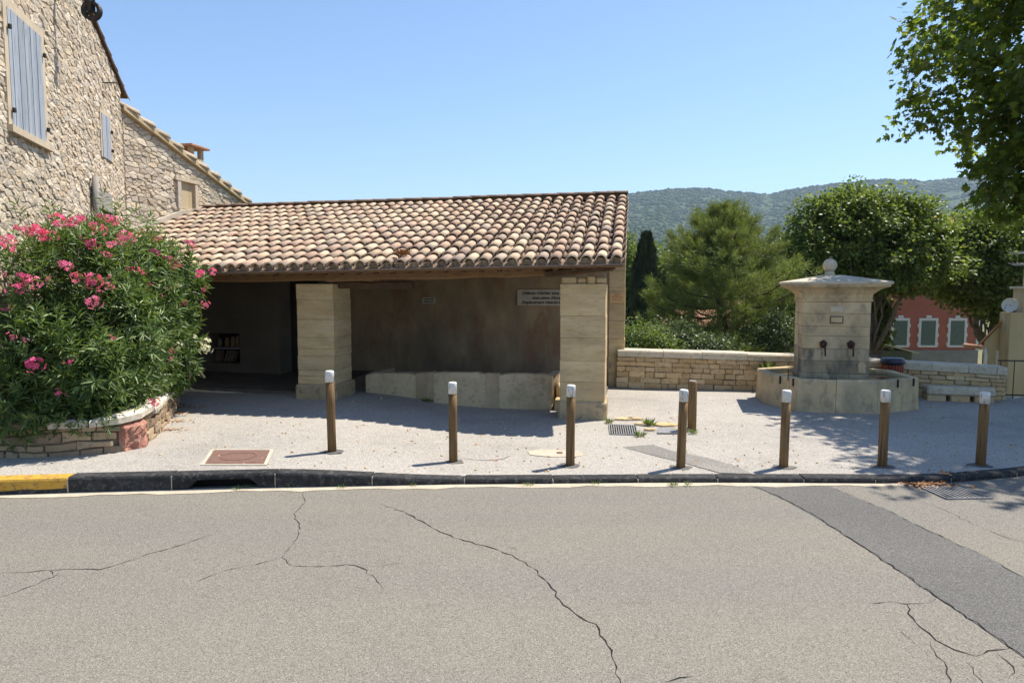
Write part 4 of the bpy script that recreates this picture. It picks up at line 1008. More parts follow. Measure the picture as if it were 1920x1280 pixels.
# coping slabs
cop = [(1.1, 2.2, .07), (2.22, 2.75, .07), (2.77, 3.30, .075), (3.32, 3.72, .095), (3.74, 4.72, .10), (4.74, 5.05, .09), (5.08, 5.5, .08), (5.54, 6.0, .08), (6.05, 6.6, .07), (6.65, 7.2, .08), (7.3, 7.9, .09), (7.95, 8.3, .18)]
for k, (a0, a1, th_) in enumerate(cop):
    mb = MB(); V = []; n = 7; z0 = .325; tl = (.05 if abs(a0 - 3.74) < .01 else 0)
    for i in range(n + 1):
        a = a0 + (a1 - a0) * i / n; up_ = tl * i / n; w = random.uniform(-.012, .012); e = .02 * (i in (0, n))
        for d, z in ((.055 + w, z0 + up_), (.062 + w, z0 + th_ * .7 + up_ - e), (.035 + w, z0 + th_ + up_ - e), (-.26, z0 + th_ + up_ * .6 - e), (-.28, z0)): V.append(FP(a, z, d))
    mb.add(V, [(i * 5 + j, (i + 1) * 5 + j, (i + 1) * 5 + (j + 1) % 5, i * 5 + (j + 1) % 5) for i in range(n) for j in range(5)] + [tuple(range(5))[::-1], tuple(n * 5 + j for j in range(5))])
    mb.build('coping_slab', M['whitestone'] if k > 2 else M['planterstone'], pw_, center=True)
mb = MB(); V = [FP(a, .30, -.2) for a in aa]; n = len(V); V2 = [Vector((-7.6, 13, .48)), Vector((-8.8, 9, .48))]
mb.add([tuple(v) for v in V] + [tuple(v) for v in V2], [tuple(range(n + 2))]); mb.build('soil', M['soil'], pt)

# ---- foliage helpers
def unit(a): return a / np.maximum(np.linalg.norm(a, axis=-1, keepdims=True), 1e-9)
def leaves(name, pos, fwd, nrm, size, tv, tf, m, parent, curl=0.0):
    """place one template leaf (tv: k x 3, x along the leaf, z up) at every pos"""
    f = unit(fwd); s = unit(np.cross(nrm, f)); u = np.cross(f, s); n = len(pos); tv = np.asarray(tv, float); tf = np.asarray(tf)
    V = pos[:, None, :] + size[:, None, None] * (tv[None, :, 0:1] * f[:, None, :] + tv[None, :, 1:2] * s[:, None, :] + tv[None, :, 2:3] * u[:, None, :])
    Fa = tf[None] + (np.arange(n) * len(tv))[:, None, None]
    return bulk(name, V.reshape(-1, 3), Fa.reshape(-1, tf.shape[1]), m, parent)
T_LANCE = ([(0, 0, 0), (.45, .085, .035), (1, 0, -.10), (.45, -.085, .035)], [(0, 1, 2), (0, 2, 3)])
T_QUAD = ([(0, 0, 0), (.5, .38, .08), (1, 0, -.08), (.5, -.38, .08)], [(0, 1, 2), (0, 2, 3)])
T_PLANE = ([(0, 0, 0), (.12, .34, .03), (.30, .56, -.03), (.46, .26, .05), (.74, .44, -.02), (.70, .14, .04), (1.05, 0, -.08), (.70, -.14, .04), (.74, -.44, -.02), (.46, -.26, .05), (.30, -.56, -.03), (.12, -.34, .03), (.4, 0, .02)],
           [(12, i, (i + 1) % 12) for i in range(12)])
T_NEEDLE = ([(0, .05, 0), (0, -.05, 0), (1, 0, -.06)], [(0, 1, 2)])
T_SPRAY = ([(0, 0, 0), (.4, .16, .03), (1, 0, 0), (.4, -.16, .03)], [(0, 1, 2), (0, 2, 3)])

def oleander(name, loc, label, ells, nsh, flowers, seed, petal, lf=.15, nstem=14, wall=True, group=None, dens=15, front=()):
    rg = np.random.default_rng(seed); rs = random.Random(seed)
    root = thing(name, loc, label, 'bush', group); E_ = [(np.array(c), np.array(r)) for c, r in ells]
    w = np.array([np.prod(r) ** .67 for c, r in E_]); w /= w.sum(); P = []; O = []
    while len(P) < nsh:
        k = rg.choice(len(E_), p=w); c, r = E_[k]; d = unit(rg.normal(0, 1, 3)); q = rg.uniform(.45, 1.05) ** .6 * (1 + .10 * rg.normal())
        p = c + d * r * min(q, 1.12)
        if p[2] < (.30 if p[1] < 7.8 else .45): continue
        if wall:
            rel = Vector(p) - C0
            if rel.dot(N1) < .22: continue
        inside = any((((p - c2) / r2) ** 2).sum() < .42 for c2, r2 in E_)
        if inside and rg.random() < .75: continue
        P.append(p); O.append(unit(d * np.array([1, 1, .55]) + np.array([0, 0, .55 + .9 * max(0, d[2])]) + rg.normal(0, .25, 3)))
    P = np.array(P); O = np.array(O)
    n = nsh * dens; base = np.repeat(P, dens, 0); out = np.repeat(O, dens, 0)
    rnd = unit(rg.normal(0, 1, (n, 3))); side = unit(np.cross(out, rnd)); k = np.tile(np.linspace(0, 1, dens), nsh)[:, None]
    pos = base + out * (k - .6) * .20 * rg.uniform(.8, 1.2, (n, 1)) + np.repeat(O * np.clip(O[:, 2:3] - .75, 0, 1) * rg.uniform(0, .9, (nsh, 1)), dens, 0)
    spread = 1.25 - .85 * k; fwd = unit(out * (1 - .55 * spread) + side * spread + np.array([0, 0, -.10]) + rg.normal(0, .12, (n, 3)))
    size = lf * rg.uniform(.7, 1.25, n) * (1.1 - .35 * k[:, 0])
    tag(leaves('foliage', pos, fwd, out + rg.normal(0, .25, (n, 3)), size, *T_LANCE, M['oleander'], root), kind='stuff')
    for i in range(nstem):
        p = P[rs.randrange(nsh)]; b = Vector(loc) + Vector((rs.uniform(-.4, .4), rs.uniform(-.3, .3), .3)); e = Vector(p); m_ = b.lerp(e, .5) + Vector((rs.uniform(-.1, .1), rs.uniform(-.1, .1), .15))
        MB().tube([b, b.lerp(m_, .6), m_, e], [.018, .015, .011, .006], 5).build('stem', M['stem'], root)
    for (f, sz, nfl) in flowers: flower(root, on_bush(f[0], f[1], list(ells) + list(front), f[2]), sz, nfl, petal, rs)
    return root
FLM = {}
def flower_mesh(kind, n, seed):
    key = (kind, n, seed % 3)
    if key in FLM: return FLM[key]
    rs = random.Random(seed % 3 + 10 * n); V = [Vector((0, 0, -.5)), Vector((.03, 0, -.5))]; Fc = []
    for i in range(n):
        d = Vector((rs.gauss(0, 1), rs.gauss(0, 1), rs.gauss(.3, .8))).normalized(); c = d * rs.uniform(.35, 1.15); c.z *= .75; a0 = d.orthogonal().normalized(); b0 = d.cross(a0); w0 = rs.uniform(0, 6)
        ci = len(V); V.append(c); Fc.append((0, 1, ci))
        for k in range(5):
            w = w0 + k * 2 * math.pi / 5; e = a0 * math.cos(w) + b0 * math.sin(w); f_ = d.cross(e); q = .34; m_ = len(V)
            V += [c + e * q * .65 + f_ * q * .34 + d * .09, c + e * q * 1.0 + d * .02, c + e * q * .65 - f_ * q * .34 + d * .09]; Fc += [(ci, m_, m_ + 1), (ci, m_ + 1, m_ + 2)]
    mb = MB(); mb.add(V, Fc); me = mb.mesh('flower_cluster'); me.materials.append(M[kind]); FLM[key] = me; return me
def on_bush(px, py, ells, Y):                            # nearest point of the bush on that line of sight
    r = Vector(ray(px, py)); o = Vector((0, 0, EYE)); best = None
    for c, q in ells:
        A = B = C = 0
        for k in range(3):
            u, w = r[k] / (q[k] * 1.16), (o[k] - c[k]) / (q[k] * 1.16); A += u * u; B += 2 * u * w; C += w * w
        D_ = B * B - 4 * A * (C - 1)
        if D_ > 0:
            t = (-B - math.sqrt(D_)) / (2 * A)
            if best is None or t < best: best = t
    return o + r * best if best else at(px, py, Y)
def flower(root, p, sz, nfl, petal, rs):
    o = new('flower_cluster', flower_mesh(petal, nfl, rs.randrange(3)), None, root); o.location = Vector(p) - origin(root); o.scale = (sz, sz, sz); o.rotation_euler = (0, 0, rs.uniform(0, 6))
def fl(lst, Y): return [((x, y, Y + t[1] * .3), t[0] * .98, 12 if t[0] > .075 else 7) for x, y, t in lst]
F1 = fl([(8, 448, (.10, -.6)), (20, 462, (.09, -.6)), (45, 432, (.11, -.3)), (62, 428, (.09, -.2)), (88, 440, (.11, -.2)), (110, 412, (.12, 0)), (140, 413, (.12, .1)), (70, 432, (.08, -.2)), (178, 423, (.10, .3)), (188, 432, (.09, .3)),
         (198, 408, (.11, .5)), (215, 414, (.09, .5)), (157, 447, (.07, 0)), (173, 458, (.09, 0)), (200, 476, (.07, .1)), (233, 446, (.13, .4)), (210, 457, (.08, .3)), (123, 497, (.10, -.6)), (30, 540, (.10, -.9)), (62, 530, (.10, -.8)), (45, 519, (.09, -.8)),
         (148, 520, (.10, -.7)), (172, 527, (.13, -.7)), (90, 525, (.05, -.7)), (175, 567, (.11, -.8)), (207, 538, (.07, -.6)), (185, 545, (.05, -.6)), (12, 575, (.07, -1.0)), (22, 632, (.07, -1.1)), (44, 636, (.05, -1.1)), (63, 684, (.12, -1.15)), (132, 678, (.06, -1.0)),
         (110, 737, (.07, -1.15)), (212, 634, (.05, -.9)), (245, 503, (.05, -.3)), (268, 512, (.05, -.2)), (258, 505, (.05, -.2)), (287, 755, (.08, -.75)), (205, 520, (.04, -.5)), (3, 515, (.07, -.9)), (88, 448, (.06, -.3))], 9.0)
F2 = fl([(292, 448, (.08, .2)), (268, 434, (.05, .3)), (290, 473, (.09, 0)), (318, 485, (.11, 0)), (330, 500, (.08, 0)), (355, 455, (.08, .2)), (373, 512, (.10, 0)), (400, 509, (.08, .2)), (272, 543, (.13, -.6)), (296, 558, (.08, -.6)), (384, 543, (.07, 0)), (383, 571, (.08, 0)),
         (346, 569, (.06, -.2)), (332, 535, (.05, -.2)), (316, 540, (.05, -.3)), (365, 465, (.06, .2)), (262, 592, (.04, -.7)), (297, 655, (.03, -.7)), (320, 657, (.07, -.5)), (320, 672, (.05, -.5)), (296, 720, (.04, -.7))], 10.2)
F3 = fl([(384, 640, (.09, .0)), (388, 655, (.09, 0)), (332, 648, (.08, -.3)), (366, 630, (.05, -.2)), (375, 652, (.07, -.1))], 10.4)
oleander('oleander', (-5.6, 8.7, .45), 'large pink flowering oleander beside the house in the stone planter', [((-5.75, 8.75, 1.62), (.85, .72, 1.32)), ((-5.2, 8.75, 1.35), (.75, .62, .95)), ((-6.0, 8.35, 1.1), (.75, .50, .8)), ((-5.55, 9.4, 1.9), (.85, .8, 1.12)), ((-5.05, 8.5, .95), (.46, .42, .5)), ((-5.55, 8.2, .85), (.9, .42, .42)), ((-6.35, 8.0, 1.3), (.5, .4, 1.1)), ((-5.5, 8.05, .62), (.9, .30, .26)), ((-5.95, 7.72, .62), (.75, .22, .30)), ((-5.3, 7.85, .62), (.45, .2, .2)), ((-5.85, 8.1, 2.0), (.40, .35, .70)), ((-5.1, 7.98, 1.15), (.52, .28, .46)), ((-5.6, 7.85, 1.3), (.5, .26, .5))], 1800, F1, 5, 'pink')
oleander('oleander', (-5.2, 10.2, .45), 'darker pink flowering oleander nearest the wash house pillar', [((-5.35, 10.15, 1.75), (.55, .62, .95)), ((-5.15, 10.1, 1.45), (.42, .5, .62)), ((-5.6, 10.2, 2.0), (.6, .6, .85)), ((-5.15, 9.6, 1.05), (.36, .42, .55)), ((-5.12, 10.25, 2.15), (.46, .45, .48))], 820, F2, 6, 'pink')
oleander('oleander', (-5.0, 10.3, .45), 'small cream flowering oleander at the back end of the planter', [((-5.10, 10.1, 1.0), (.32, .38, .42)), ((-5.08, 10.05, .80), (.22, .3, .24))], 190, F3, 7, 'white_petal', nstem=6, front=[((-5.15, 10.1, 1.45), (.42, .5, .62)), ((-5.15, 9.6, 1.05), (.36, .42, .55))])

# ================================================================== BOLLARDS
BO = [((623, 852), .975), ((850, 864), .945), ((1069, 872), .94), ((1276, 876), .90), ((1469, 875), .89), ((1654, 874), .887), ((1838, 872), .86)]
BL = ['wooden bollard with white cap nearest the rusty manhole cover', 'white capped wooden bollard in front of the middle of the trough', 'white capped wooden bollard in front of the nearer pillar', 'leaning white capped bollard beside the short bare post', 'white capped wooden bollard before the bush end of the fountain basin',
      'white capped wooden bollard before the shaded end of the fountain basin', 'white capped wooden bollard standing in tree shade, farthest from the house']
rb = random.Random(14)
for i, ((x, y), h) in enumerate(BO):
    g0 = .12 if i == 0 else (.075 if i == 1 else .057)
    p = gp(x, y, g0); g1 = ground_h(p.x, p.y); p.z = g1
    b = thing('bollard', p, BL[i], 'bollard', 'wooden bollards along the kerb')
    lean = [(-.014, 0), (-.004, 0), (.005, 0), (.024, 0), (.012, .0), (.004, 0), (.016, 0)][i]
    r = .0505; ch = .135
    mb = MB(); top = p + Vector((lean[0] * h, 0, h)); q = p + Vector((lean[0] * (h - ch), 0, h - ch))
    mb.tube([p - Vector((0, 0, .1)), p + Vector((lean[0] * .3, 0, .3)), p + Vector((lean[0] * .6, 0, .6)), q], [r * 1.02, r, r * 1.01, r], 14); mb.build('post', M['post'], b)
    mb = MB(); mb.tube([q, q.lerp(top, .85), q.lerp(top, .97), top], [r * 1.03, r * 1.03, r * .95, r * .78], 14); mb.build('cap', M['whitepaint'], b)
    mb = MB(); rr_ = [rb.uniform(.085, .13) for k in range(12)]; V = [(p.x, p.y, g1 + .012)] + [(p.x + math.cos(k * math.pi / 6) * rr_[k] * 1.3, p.y + math.sin(k * math.pi / 6) * rr_[k], g1 + .004) for k in range(12)]
    mb.add(V, [(0, 1 + k, 1 + (k + 1) % 12) for k in range(12)]); mb.build('tar_collar', M['patch'], b)
p = gp(1297, 806, .056); p.z = ground_h(p.x, p.y)
lp = thing('short_post', p, 'plain thick wooden post without white cap behind the bollard row', 'post')
MB().tube([p - Vector((0, 0, .1)), p + Vector((0, 0, .35)), p + Vector((0, 0, .69)), p + Vector((0, 0, .715))], [.064, .064, .063, .056], 16).build('post', M['post'], lp)
mb = MB(); mb.tube([p + Vector((0, 0, .716)), p + Vector((0, 0, .722))], [.055, .050], 16); mb.build('post_top', M['greywood'], lp)

# ================================================================== FOUNTAIN
A14 = R(14); FU = Vector((math.cos(A14), -math.sin(A14), 0)); FV = Vector((math.sin(A14), math.cos(A14), 0)); FC = Vector((5.71, 12.21, 0)); RF = Matrix.Rotation(-A14, 3, 'Z')
fo = thing('fountain', FC + Vector((0, 0, .06)), 'stone fountain with ball finial, two spouts and polygonal basin', 'fountain')
BP = [(4.60, 12.75), (4.50, 12.05), (4.74, 11.26), (5.30, 11.06), (5.93, 10.98), (6.86, 11.42), (7.0, 12.45), (6.5, 13.0), (5.3, 13.1)]
BP = [Vector((x, y, 0)) for x, y in BP]; cen = Vector((5.75, 12.1, 0)); n = len(BP); bt = .13; RIMH = .60
inn = [p + (cen - p).normalized() * bt * 1.15 for p in BP]
for i in range(n):
    a, b, c, d = BP[i], BP[(i + 1) % n], inn[(i + 1) % n], inn[i]; e = (b - a).normalized() * .003; V = []
    N_ = 5; mb = MB(); dz = random.uniform(-.004, .004)
    for k in range(N_ + 1):
        t = k / N_; o_ = (a + e).lerp(b - e, t); i_ = (d + e).lerp(c - e, t); on = (o_ - i_).normalized(); w = random.uniform(-.006, .006)
        for p, z in ((o_ + on * .02, -.05), (o_ + on * .012 * w, .3), (o_, RIMH - .025 + dz), (o_ - on * .018, RIMH + dz), (i_ + on * .01, RIMH + dz), (i_, RIMH - .02 + dz), (i_, .1)): V.append((p.x, p.y, z))
    mb.add(V, [(k * 7 + j, (k + 1) * 7 + j, (k + 1) * 7 + (j + 1) % 7, k * 7 + (j + 1) % 7) for k in range(N_) for j in range(7)] + [tuple(range(7))[::-1], tuple(N_ * 7 + j for j in range(7))])
    sb = mb.build('basin_slab', M['fountain'], fo, center=True)
mb = MB(); mb.add([(p.x, p.y, .535) for p in inn], [tuple(range(n))]); mb.build('water', M['water'], fo)
for px, py in ((1445, 705), (1481, 709), (1683, 711), (1709, 708)):      # iron cramps over the slab joints
    p = gp(px, py, RIMH); dr = (p - cen); dr.z = 0; dr.normalize(); o_ = p
    best = min(range(n), key=lambda i: abs((p - BP[i]).cross(BP[(i + 1) % n] - BP[i]).z) / (BP[(i + 1) % n] - BP[i]).length + (0 if 0 <= (p - BP[i]).dot(BP[(i + 1) % n] - BP[i]) <= (BP[(i + 1) % n] - BP[i]).length ** 2 else 5))
    a, b = BP[best], BP[(best + 1) % n]; t = max(.04, min(.96, (p - a).dot(b - a) / (b - a).length ** 2)); q = a.lerp(b, t); nn = Vector(((b - a).y, -(b - a).x, 0)).normalized()
    if nn.dot(q - cen) < 0: nn = -nn
    mb = MB(); mb.box(q + nn * .012 + Vector((0, 0, RIMH - .07)), (.03, .016, .13), Matrix.Rotation(math.atan2(nn.y, nn.x), 3, 'Z')); mb.build('iron_cramp', M['iron'], fo, center=True)
def fbox(w, d, z0, z1, bev=.006, name='stone_block', m='fountain', du=0, dv=0, parent=None):
    mb = MB(); mb.box(FC + FU * du + FV * dv + Vector((0, 0, (z0 + z1) / 2)), (w, d, z1 - z0), RF, bev); return mb.build(name, M[m], parent or fo, center=True)
zs = [.10, .62, .84, 1.05, 1.27, 1.44, 1.66, 1.865]
for a, b in zip(zs[:-1], zs[1:]):
    w = 1.075 if a > .1 else 1.10; j = random.uniform(-.002, .002)
    fbox(w, .88, a + .0015, b - .0015, .006, du=j, m='fountainwet' if b < 1.1 else 'fountain')
# cornice: stacked mouldings
mb = MB()
prof = [(.005, 1.866), (.022, 1.872), (.022, 1.905), (.012, 1.915), (.02, 1.99), (.06, 2.03), (.10, 2.065), (.155, 2.095), (.215, 2.115), (.235, 2.13), (.235, 2.165)]
V = []
for o_, z in prof:
    for sx, sy in ((-1, -1), (1, -1), (1, 1), (-1, 1)): V.append(FC + FU * sx * (.5375 + o_) + FV * sy * (.44 + o_) + Vector((0, 0, z)))
mb.add(V, [(r * 4 + k, r * 4 + (k + 1) % 4, (r + 1) * 4 + (k + 1) % 4, (r + 1) * 4 + k) for r in range(len(prof) - 1) for k in range(4)] + [(3, 2, 1, 0), tuple(len(prof) * 4 - 4 + k for k in range(4))]); mb.build('cornice', M['fountain'], fo)
mb = MB(); V = []
for o_, d_, z in ((.80, .70, 2.167), (.805, .705, 2.205), (.79, .69, 2.215), (.16, .14, 2.325), (.10, .09, 2.33)):
    for sx, sy in ((-1, -1), (1, -1), (1, 1), (-1, 1)): V.append(FC + FU * sx * o_ + FV * sy * d_ + Vector((0, 0, z)))
mb.add(V, [(r * 4 + k, r * 4 + (k + 1) % 4, (r + 1) * 4 + (k + 1) % 4, (r + 1) * 4 + k) for r in range(4) for k in range(4)] + [(3, 2, 1, 0), (16, 17, 18, 19)]); mb.build('cap_slab', M['coping'], fo)
fz = FC - FU * .05
mb = MB(); pr = [(.085, 2.315), (.085, 2.36), (.07, 2.375), (.075, 2.40)]
mb.lathe(fz, pr, 20); mb.build('finial_base', M['coping'], fo)
mb = MB(); mb.lathe(fz, [(max(.012, .118 * math.sin(math.pi * k / 16)), 2.505 - .118 * math.cos(math.pi * k / 16)) for k in range(17)], 28); mb.build('ball_finial', M['coping'], fo)
# plaques, spouts and the small sealed arch
fbox(.215, .02, 1.49, 1.62, .004, 'plaque', 'greyrender', .0, -.447); fbox(.175, .014, 1.51, 1.60, .003, 'plaque', 'fountain', .0, -.458)
fbox(.21, .016, 1.69, 1.79, .004, 'inscription_stone', 'coping', -.0, -.446)
for du in (-.20, .24):
    c = FC + FU * du - FV * .455 + Vector((0, 0, 1.13)); mb = MB()
    V = []; nn_ = 14
    for r_, d_ in ((.072, 0.0), (.066, .03), (.045, .055), (.015, .068)):
        for k in range(nn_):
            w = 2 * math.pi * k / nn_; rr_ = r_ * (1 + .10 * math.sin(k * 2.3)); V.append(c + FU * rr_ * math.cos(w) * .85 + Vector((0, 0, rr_ * math.sin(w))) - FV * d_)
    mb.add(V, [(r * nn_ + k, r * nn_ + (k + 1) % nn_, (r + 1) * nn_ + (k + 1) % nn_, (r + 1) * nn_ + k) for r in range(3) for k in range(nn_)] + [tuple(3 * nn_ + k for k in range(nn_))]); sp = mb.build('spout_mask', M['copper'], fo)
    mb = MB(); mb.tube([c - FV * .03, c - FV * .12 + Vector((0, 0, .0)), c - FV * .18 + Vector((0, 0, -.05)), c - FV * .20 + Vector((0, 0, -.19))], [.016, .016, .015, .015], 8); mb.build('spout_pipe', M['copper'], sp)
mb = MB(); V = []; c = FC + FU * .43 - FV * .4425 + Vector((0, 0, .64)); pts = [(-.06, 0), (.06, 0)] + [(.06 * math.cos(w), .13 + .07 * math.sin(w)) for w in np.linspace(0, math.pi, 9)]
V = [c + FU * a + Vector((0, 0, b)) - FV * .01 for a, b in pts] + [c + FU * a + Vector((0, 0, b)) + FV * .02 for a, b in pts]; k = len(pts)
mb.add(V, [tuple(range(k)), tuple(range(k, 2 * k))[::-1]] + [(i, (i + 1) % k, k + (i + 1) % k, k + i) for i in range(k)]); mb.build('sealed_arch', M['wallstone'], fo)
p = gp(1480, 708, RIMH); MB().tube([p + Vector((.0, .05, -.06)), p + Vector((.0, .05, .13))], .008, 6).build('iron_rod', M['iron'], fo)

# ================================================================== PARAPET, BENCH, BIN, RAILING
PARH = [.84, .84, .785, .70, .655]
pa = thing('parapet_wall', (5.5, 13.4, .05), 'golden stone parapet wall with pale flat coping along the terrace edge', 'wall')
cumP = [0]
for a, b in zip(PAR[:-1], PAR[1:]): cumP.append(cumP[-1] + math.hypot(b[0] - a[0], b[1] - a[1]))
LP = cumP[-1]
def par_at(a):
    for i in range(len(PAR) - 1):
        if a <= cumP[i + 1] or i == len(PAR) - 2:
            t = (a - cumP[i]) / (cumP[i + 1] - cumP[i]); p, q = Vector(PAR[i] + (0,)), Vector(PAR[i + 1] + (0,)); tg = (q - p).normalized()
            return p.lerp(q, t), Vector((tg.y, -tg.x, 0)), PARH[i] + (PARH[i + 1] - PARH[i]) * t
def FPa(a, b, d=0):
    p, n_, h = par_at(a); return p + n_ * d + Vector((0, 0, .05 + b * (h - .14 - .05) / .70))
mb = MB(); aa = np.linspace(0, LP, 30); V = []
for a in aa:
    p, n_, h = par_at(a)
    for d, z in ((0, -.1), (0, h - .135), (-.42, h - .135), (-.42, -5)): V.append(p + n_ * d + Vector((0, 0, z)))
mb.add(V, [(i * 4 + j, (i + 1) * 4 + j, (i + 1) * 4 + (j + 1) % 4, i * 4 + (j + 1) % 4) for i in range(29) for j in range(4)] + [(3, 2, 1, 0), tuple(len(V) - 4 + k for k in range(4))]); pwall = mb.build('wall', M['wallmortar'], pa)
rs = random.Random(41); cells = course_cells(LP, .7, [.125, .12, .13, .115, .105, .105], .13, .42, rs)
lay(cells, FPa, pwall, 'stone', M['wallstone'], .005, .022, 300, random.Random(2))
a = 0.0; ends = [0.02, .95, 1.72, 2.6, 3.42, 4.3, 5.1, 5.9, 6.5, 6.95, 7.12]
ends = [e * LP / 7.12 for e in ends]
for a0, a1 in zip(ends[:-1], ends[1:]):
    V = []; n = 4; mb = MB(); jz = random.uniform(-.006, .006); rough = .004 if a0 < 5 else .012
    for i in range(n + 1):
        p, n_, h = par_at(a0 + .004 + (a1 - a0 - .008) * i / n); w = random.uniform(-rough, rough)
        for d, z in ((.045 + w, h - .135), (.05 + w, h - .03 + w), (.03 + w, h + jz), (-.44, h + jz), (-.46, h - .135)): V.append(p + n_ * d + Vector((0, 0, z)))
    mb.add(V, [(i * 5 + j, (i + 1) * 5 + j, (i + 1) * 5 + (j + 1) % 5, i * 5 + (j + 1) % 5) for i in range(n) for j in range(5)] + [tuple(range(5))[::-1], tuple(n * 5 + j for j in range(5))]); mb.build('coping_stone', M['coping'], pa, center=True)
# bench
bA, bB = Vector((7.60, 12.44, 0)), Vector((8.62, 12.16, 0)); bt_ = (bB - bA).normalized(); bn = Vector((bt_.y, -bt_.x, 0)); bench = thing('stone_bench', (bA + bB) / 2 + Vector((0, 0, .055)), 'low rough stone bench against the shaded end of the parapet wall', 'bench')
rbm = Matrix.Rotation(math.atan2(bt_.y, bt_.x), 3, 'Z')
mb = MB(); mb.box((bA + bB) / 2 - bn * .0 + Vector((0, 0, .245)), (1.08, .34, .15), rbm, .03); mb.build('seat_slab', M['coping'], bench)
for k, t in enumerate((.14, .5, .86)):
    mb = MB(); mb.box(bA.lerp(bB, t) - bn * -.0 + Vector((0, 0, .09)), (.31, .27, .17), rbm, .02); mb.build('support_block', M['wallstone'], bench, center=True)
# rubbish bin
bp = Vector((7.12, 12.70, .055)); bi = thing('rubbish_bin', bp, 'round bin with navy lid and dark red slats behind the fountain', 'bin')
MB().lathe(bp, [(.15, 0), (.16, .02), (.16, .62), (.15, .64)], 20).build('liner', M['iron'], bi)
for k in range(22):
    w = 2 * math.pi * k / 22; mb = MB(); mb.box(bp + Vector((math.cos(w) * .175, math.sin(w) * .175, .33)), (.018, .032, .58), Matrix.Rotation(w, 3, 'Z')); mb.build('slat', M['binred'], bi, center=True)
MB().lathe(bp, [(.195, .64), (.21, .655), (.205, .72), (.18, .745), (.05, .755)], 24).build('lid', M['blackplastic'], bi)
# railing beside the wall
r0 = Vector((9.06, 12.66, .055)); r1 = Vector((11.2, 12.3, .055)); ral = thing('iron_railing', r0, 'thin iron railing with wavy bars at the end of the parapet wall', 'railing'); rt_ = (r1 - r0).normalized(); RL = (r1 - r0).length
for z in (.06, .70):
    mb = MB(); mb.box((r0 + r1) / 2 + Vector((0, 0, z)), (RL, .02, .025), Matrix.Rotation(math.atan2(rt_.y, rt_.x), 3, 'Z')); mb.build('rail', M['iron'], ral)
k = 0; a = .05
while a < RL:
    p = r0 + rt_ * a; mb = MB()
    if k % 2: pts = [p + Vector((0, 0, .07))] + [p + rt_ * .022 * math.sin(q * 1.25) + Vector((0, 0, .07 + .62 * q / 14)) for q in range(15)]
    else: pts = [p + Vector((0, 0, -.02)), p + Vector((0, 0, .70))]
    mb.tube(pts, .008, 6); mb.build('bar', M['iron'], ral); a += .115; k += 1

# ================================================================== COVERS AND GRATES IN THE GROUND
mh = thing('manhole_cover', gp(447, 858, .16), 'rusty square manhole cover in a pale concrete frame on the pavement', 'manhole cover')
q = [gp(x, y, .16) for x, y in [(402, 846), (506, 846), (494, 871), (384, 871)]]; c = sum(q, Vector((0, 0, 0))) / 4
def gz(p, l): return Vector((p.x, p.y, ground_h(p.x, p.y) + l))
mb = MB(); o4 = [c + (p - c) * 1.13 for p in q]
mb.add([gz(p, .004) for p in o4] + [gz(p, .010) for p in o4] + [gz(c + (p - c) * 1.01, .010) for p in q], [(0, 3, 7, 4), (0, 4, 5, 1), (1, 5, 6, 2), (2, 6, 7, 3)] + [(4 + i, 4 + (i + 1) % 4, 8 + (i + 1) % 4, 8 + i) for i in range(4)]); mb.build('frame', M['concrete'], mh)
mb = MB(); mb.add([gz(p, .004) for p in q] + [gz(c + (p - c) * .985, .013) for p in q], [(4, 7, 6, 5)] + [(i, (i + 1) % 4, 4 + (i + 1) % 4, 4 + i) for i in range(4)]); mb.build('plate', M['rust'], mh)
mb = MB(); V = []; nn_ = 28
for r_ in (.19, .205):
    for k in range(nn_): w = 2 * math.pi * k / nn_; p = c + Vector((math.cos(w) * r_, math.sin(w) * r_ * .85, 0)); V.append(gz(p, .0165))
mb.add(V, [(k, (k + 1) % nn_, nn_ + (k + 1) % nn_, nn_ + k) for k in range(nn_)]); mb.build('raised_ring', M['rust'], mh)
def concrete_cover(px, py, rx, ry, lab, hole, seed, m):
    rs = random.Random(seed); p = gp(px, py, .065); o_ = thing('concrete_cover', gz(p, 0), lab, 'cover'); V = [gz(p, .006)]; n = 18
    for k in range(n): w = 2 * math.pi * k / n; f = rs.uniform(.88, 1.1); V.append(gz(p + Vector((math.cos(w) * rx * f, math.sin(w) * ry * f, 0)), .004))
    mb = MB(); mb.add(V, [(0, 1 + k, 1 + (k + 1) % n) for k in range(n)]); mb.build('slab', m, o_)
    if hole: MB().lathe(gz(p + Vector((rx * .12, 0, 0)), .006), [(.04, 0), (.04, .006), (.03, .008)], 14).build('lifting_eye', M['rust'], o_)
concrete_cover(900, 853, .34, .21, 'rough pale concrete patch at the foot of the second bollard', False, 2, M['gravel']); concrete_cover(1043, 848, .36, .20, 'cream concrete cover with a small iron eye near the third bollard', True, 4, M['gutter'])
def grate(name, quad, h, nb, lab, zl, m, along=True):
    q = [gp(x, y, h) for x, y in quad]; cc_ = sum(q, Vector((0, 0, 0))) / 4; zf = (lambda p, l: Vector((p.x, p.y, (ground_h(p.x, p.y) if h > 0 else 0) + l)))
    o_ = thing(name, zf(cc_, 0), lab, 'drain grate'); mb = MB(); mb.add([zf(p, .0045) for p in q], [(0, 1, 2, 3)]); mb.build('pit', M['dark'], o_)
    for i in range(4):
        a, b = q[i], q[(i + 1) % 4]; mb = MB(); MB.tube(mb, [zf(a, zl), zf(b, zl)], .012, 4, smooth=False); mb.build('rim', m, o_)
    for k in range(1, nb):
        t = k / nb; mb = MB(); mb.tube([zf(q[0].lerp(q[1], t), zl), zf(q[3].lerp(q[2], t), zl)], .010, 4, smooth=False); mb.build('bar', m, o_)
    return o_
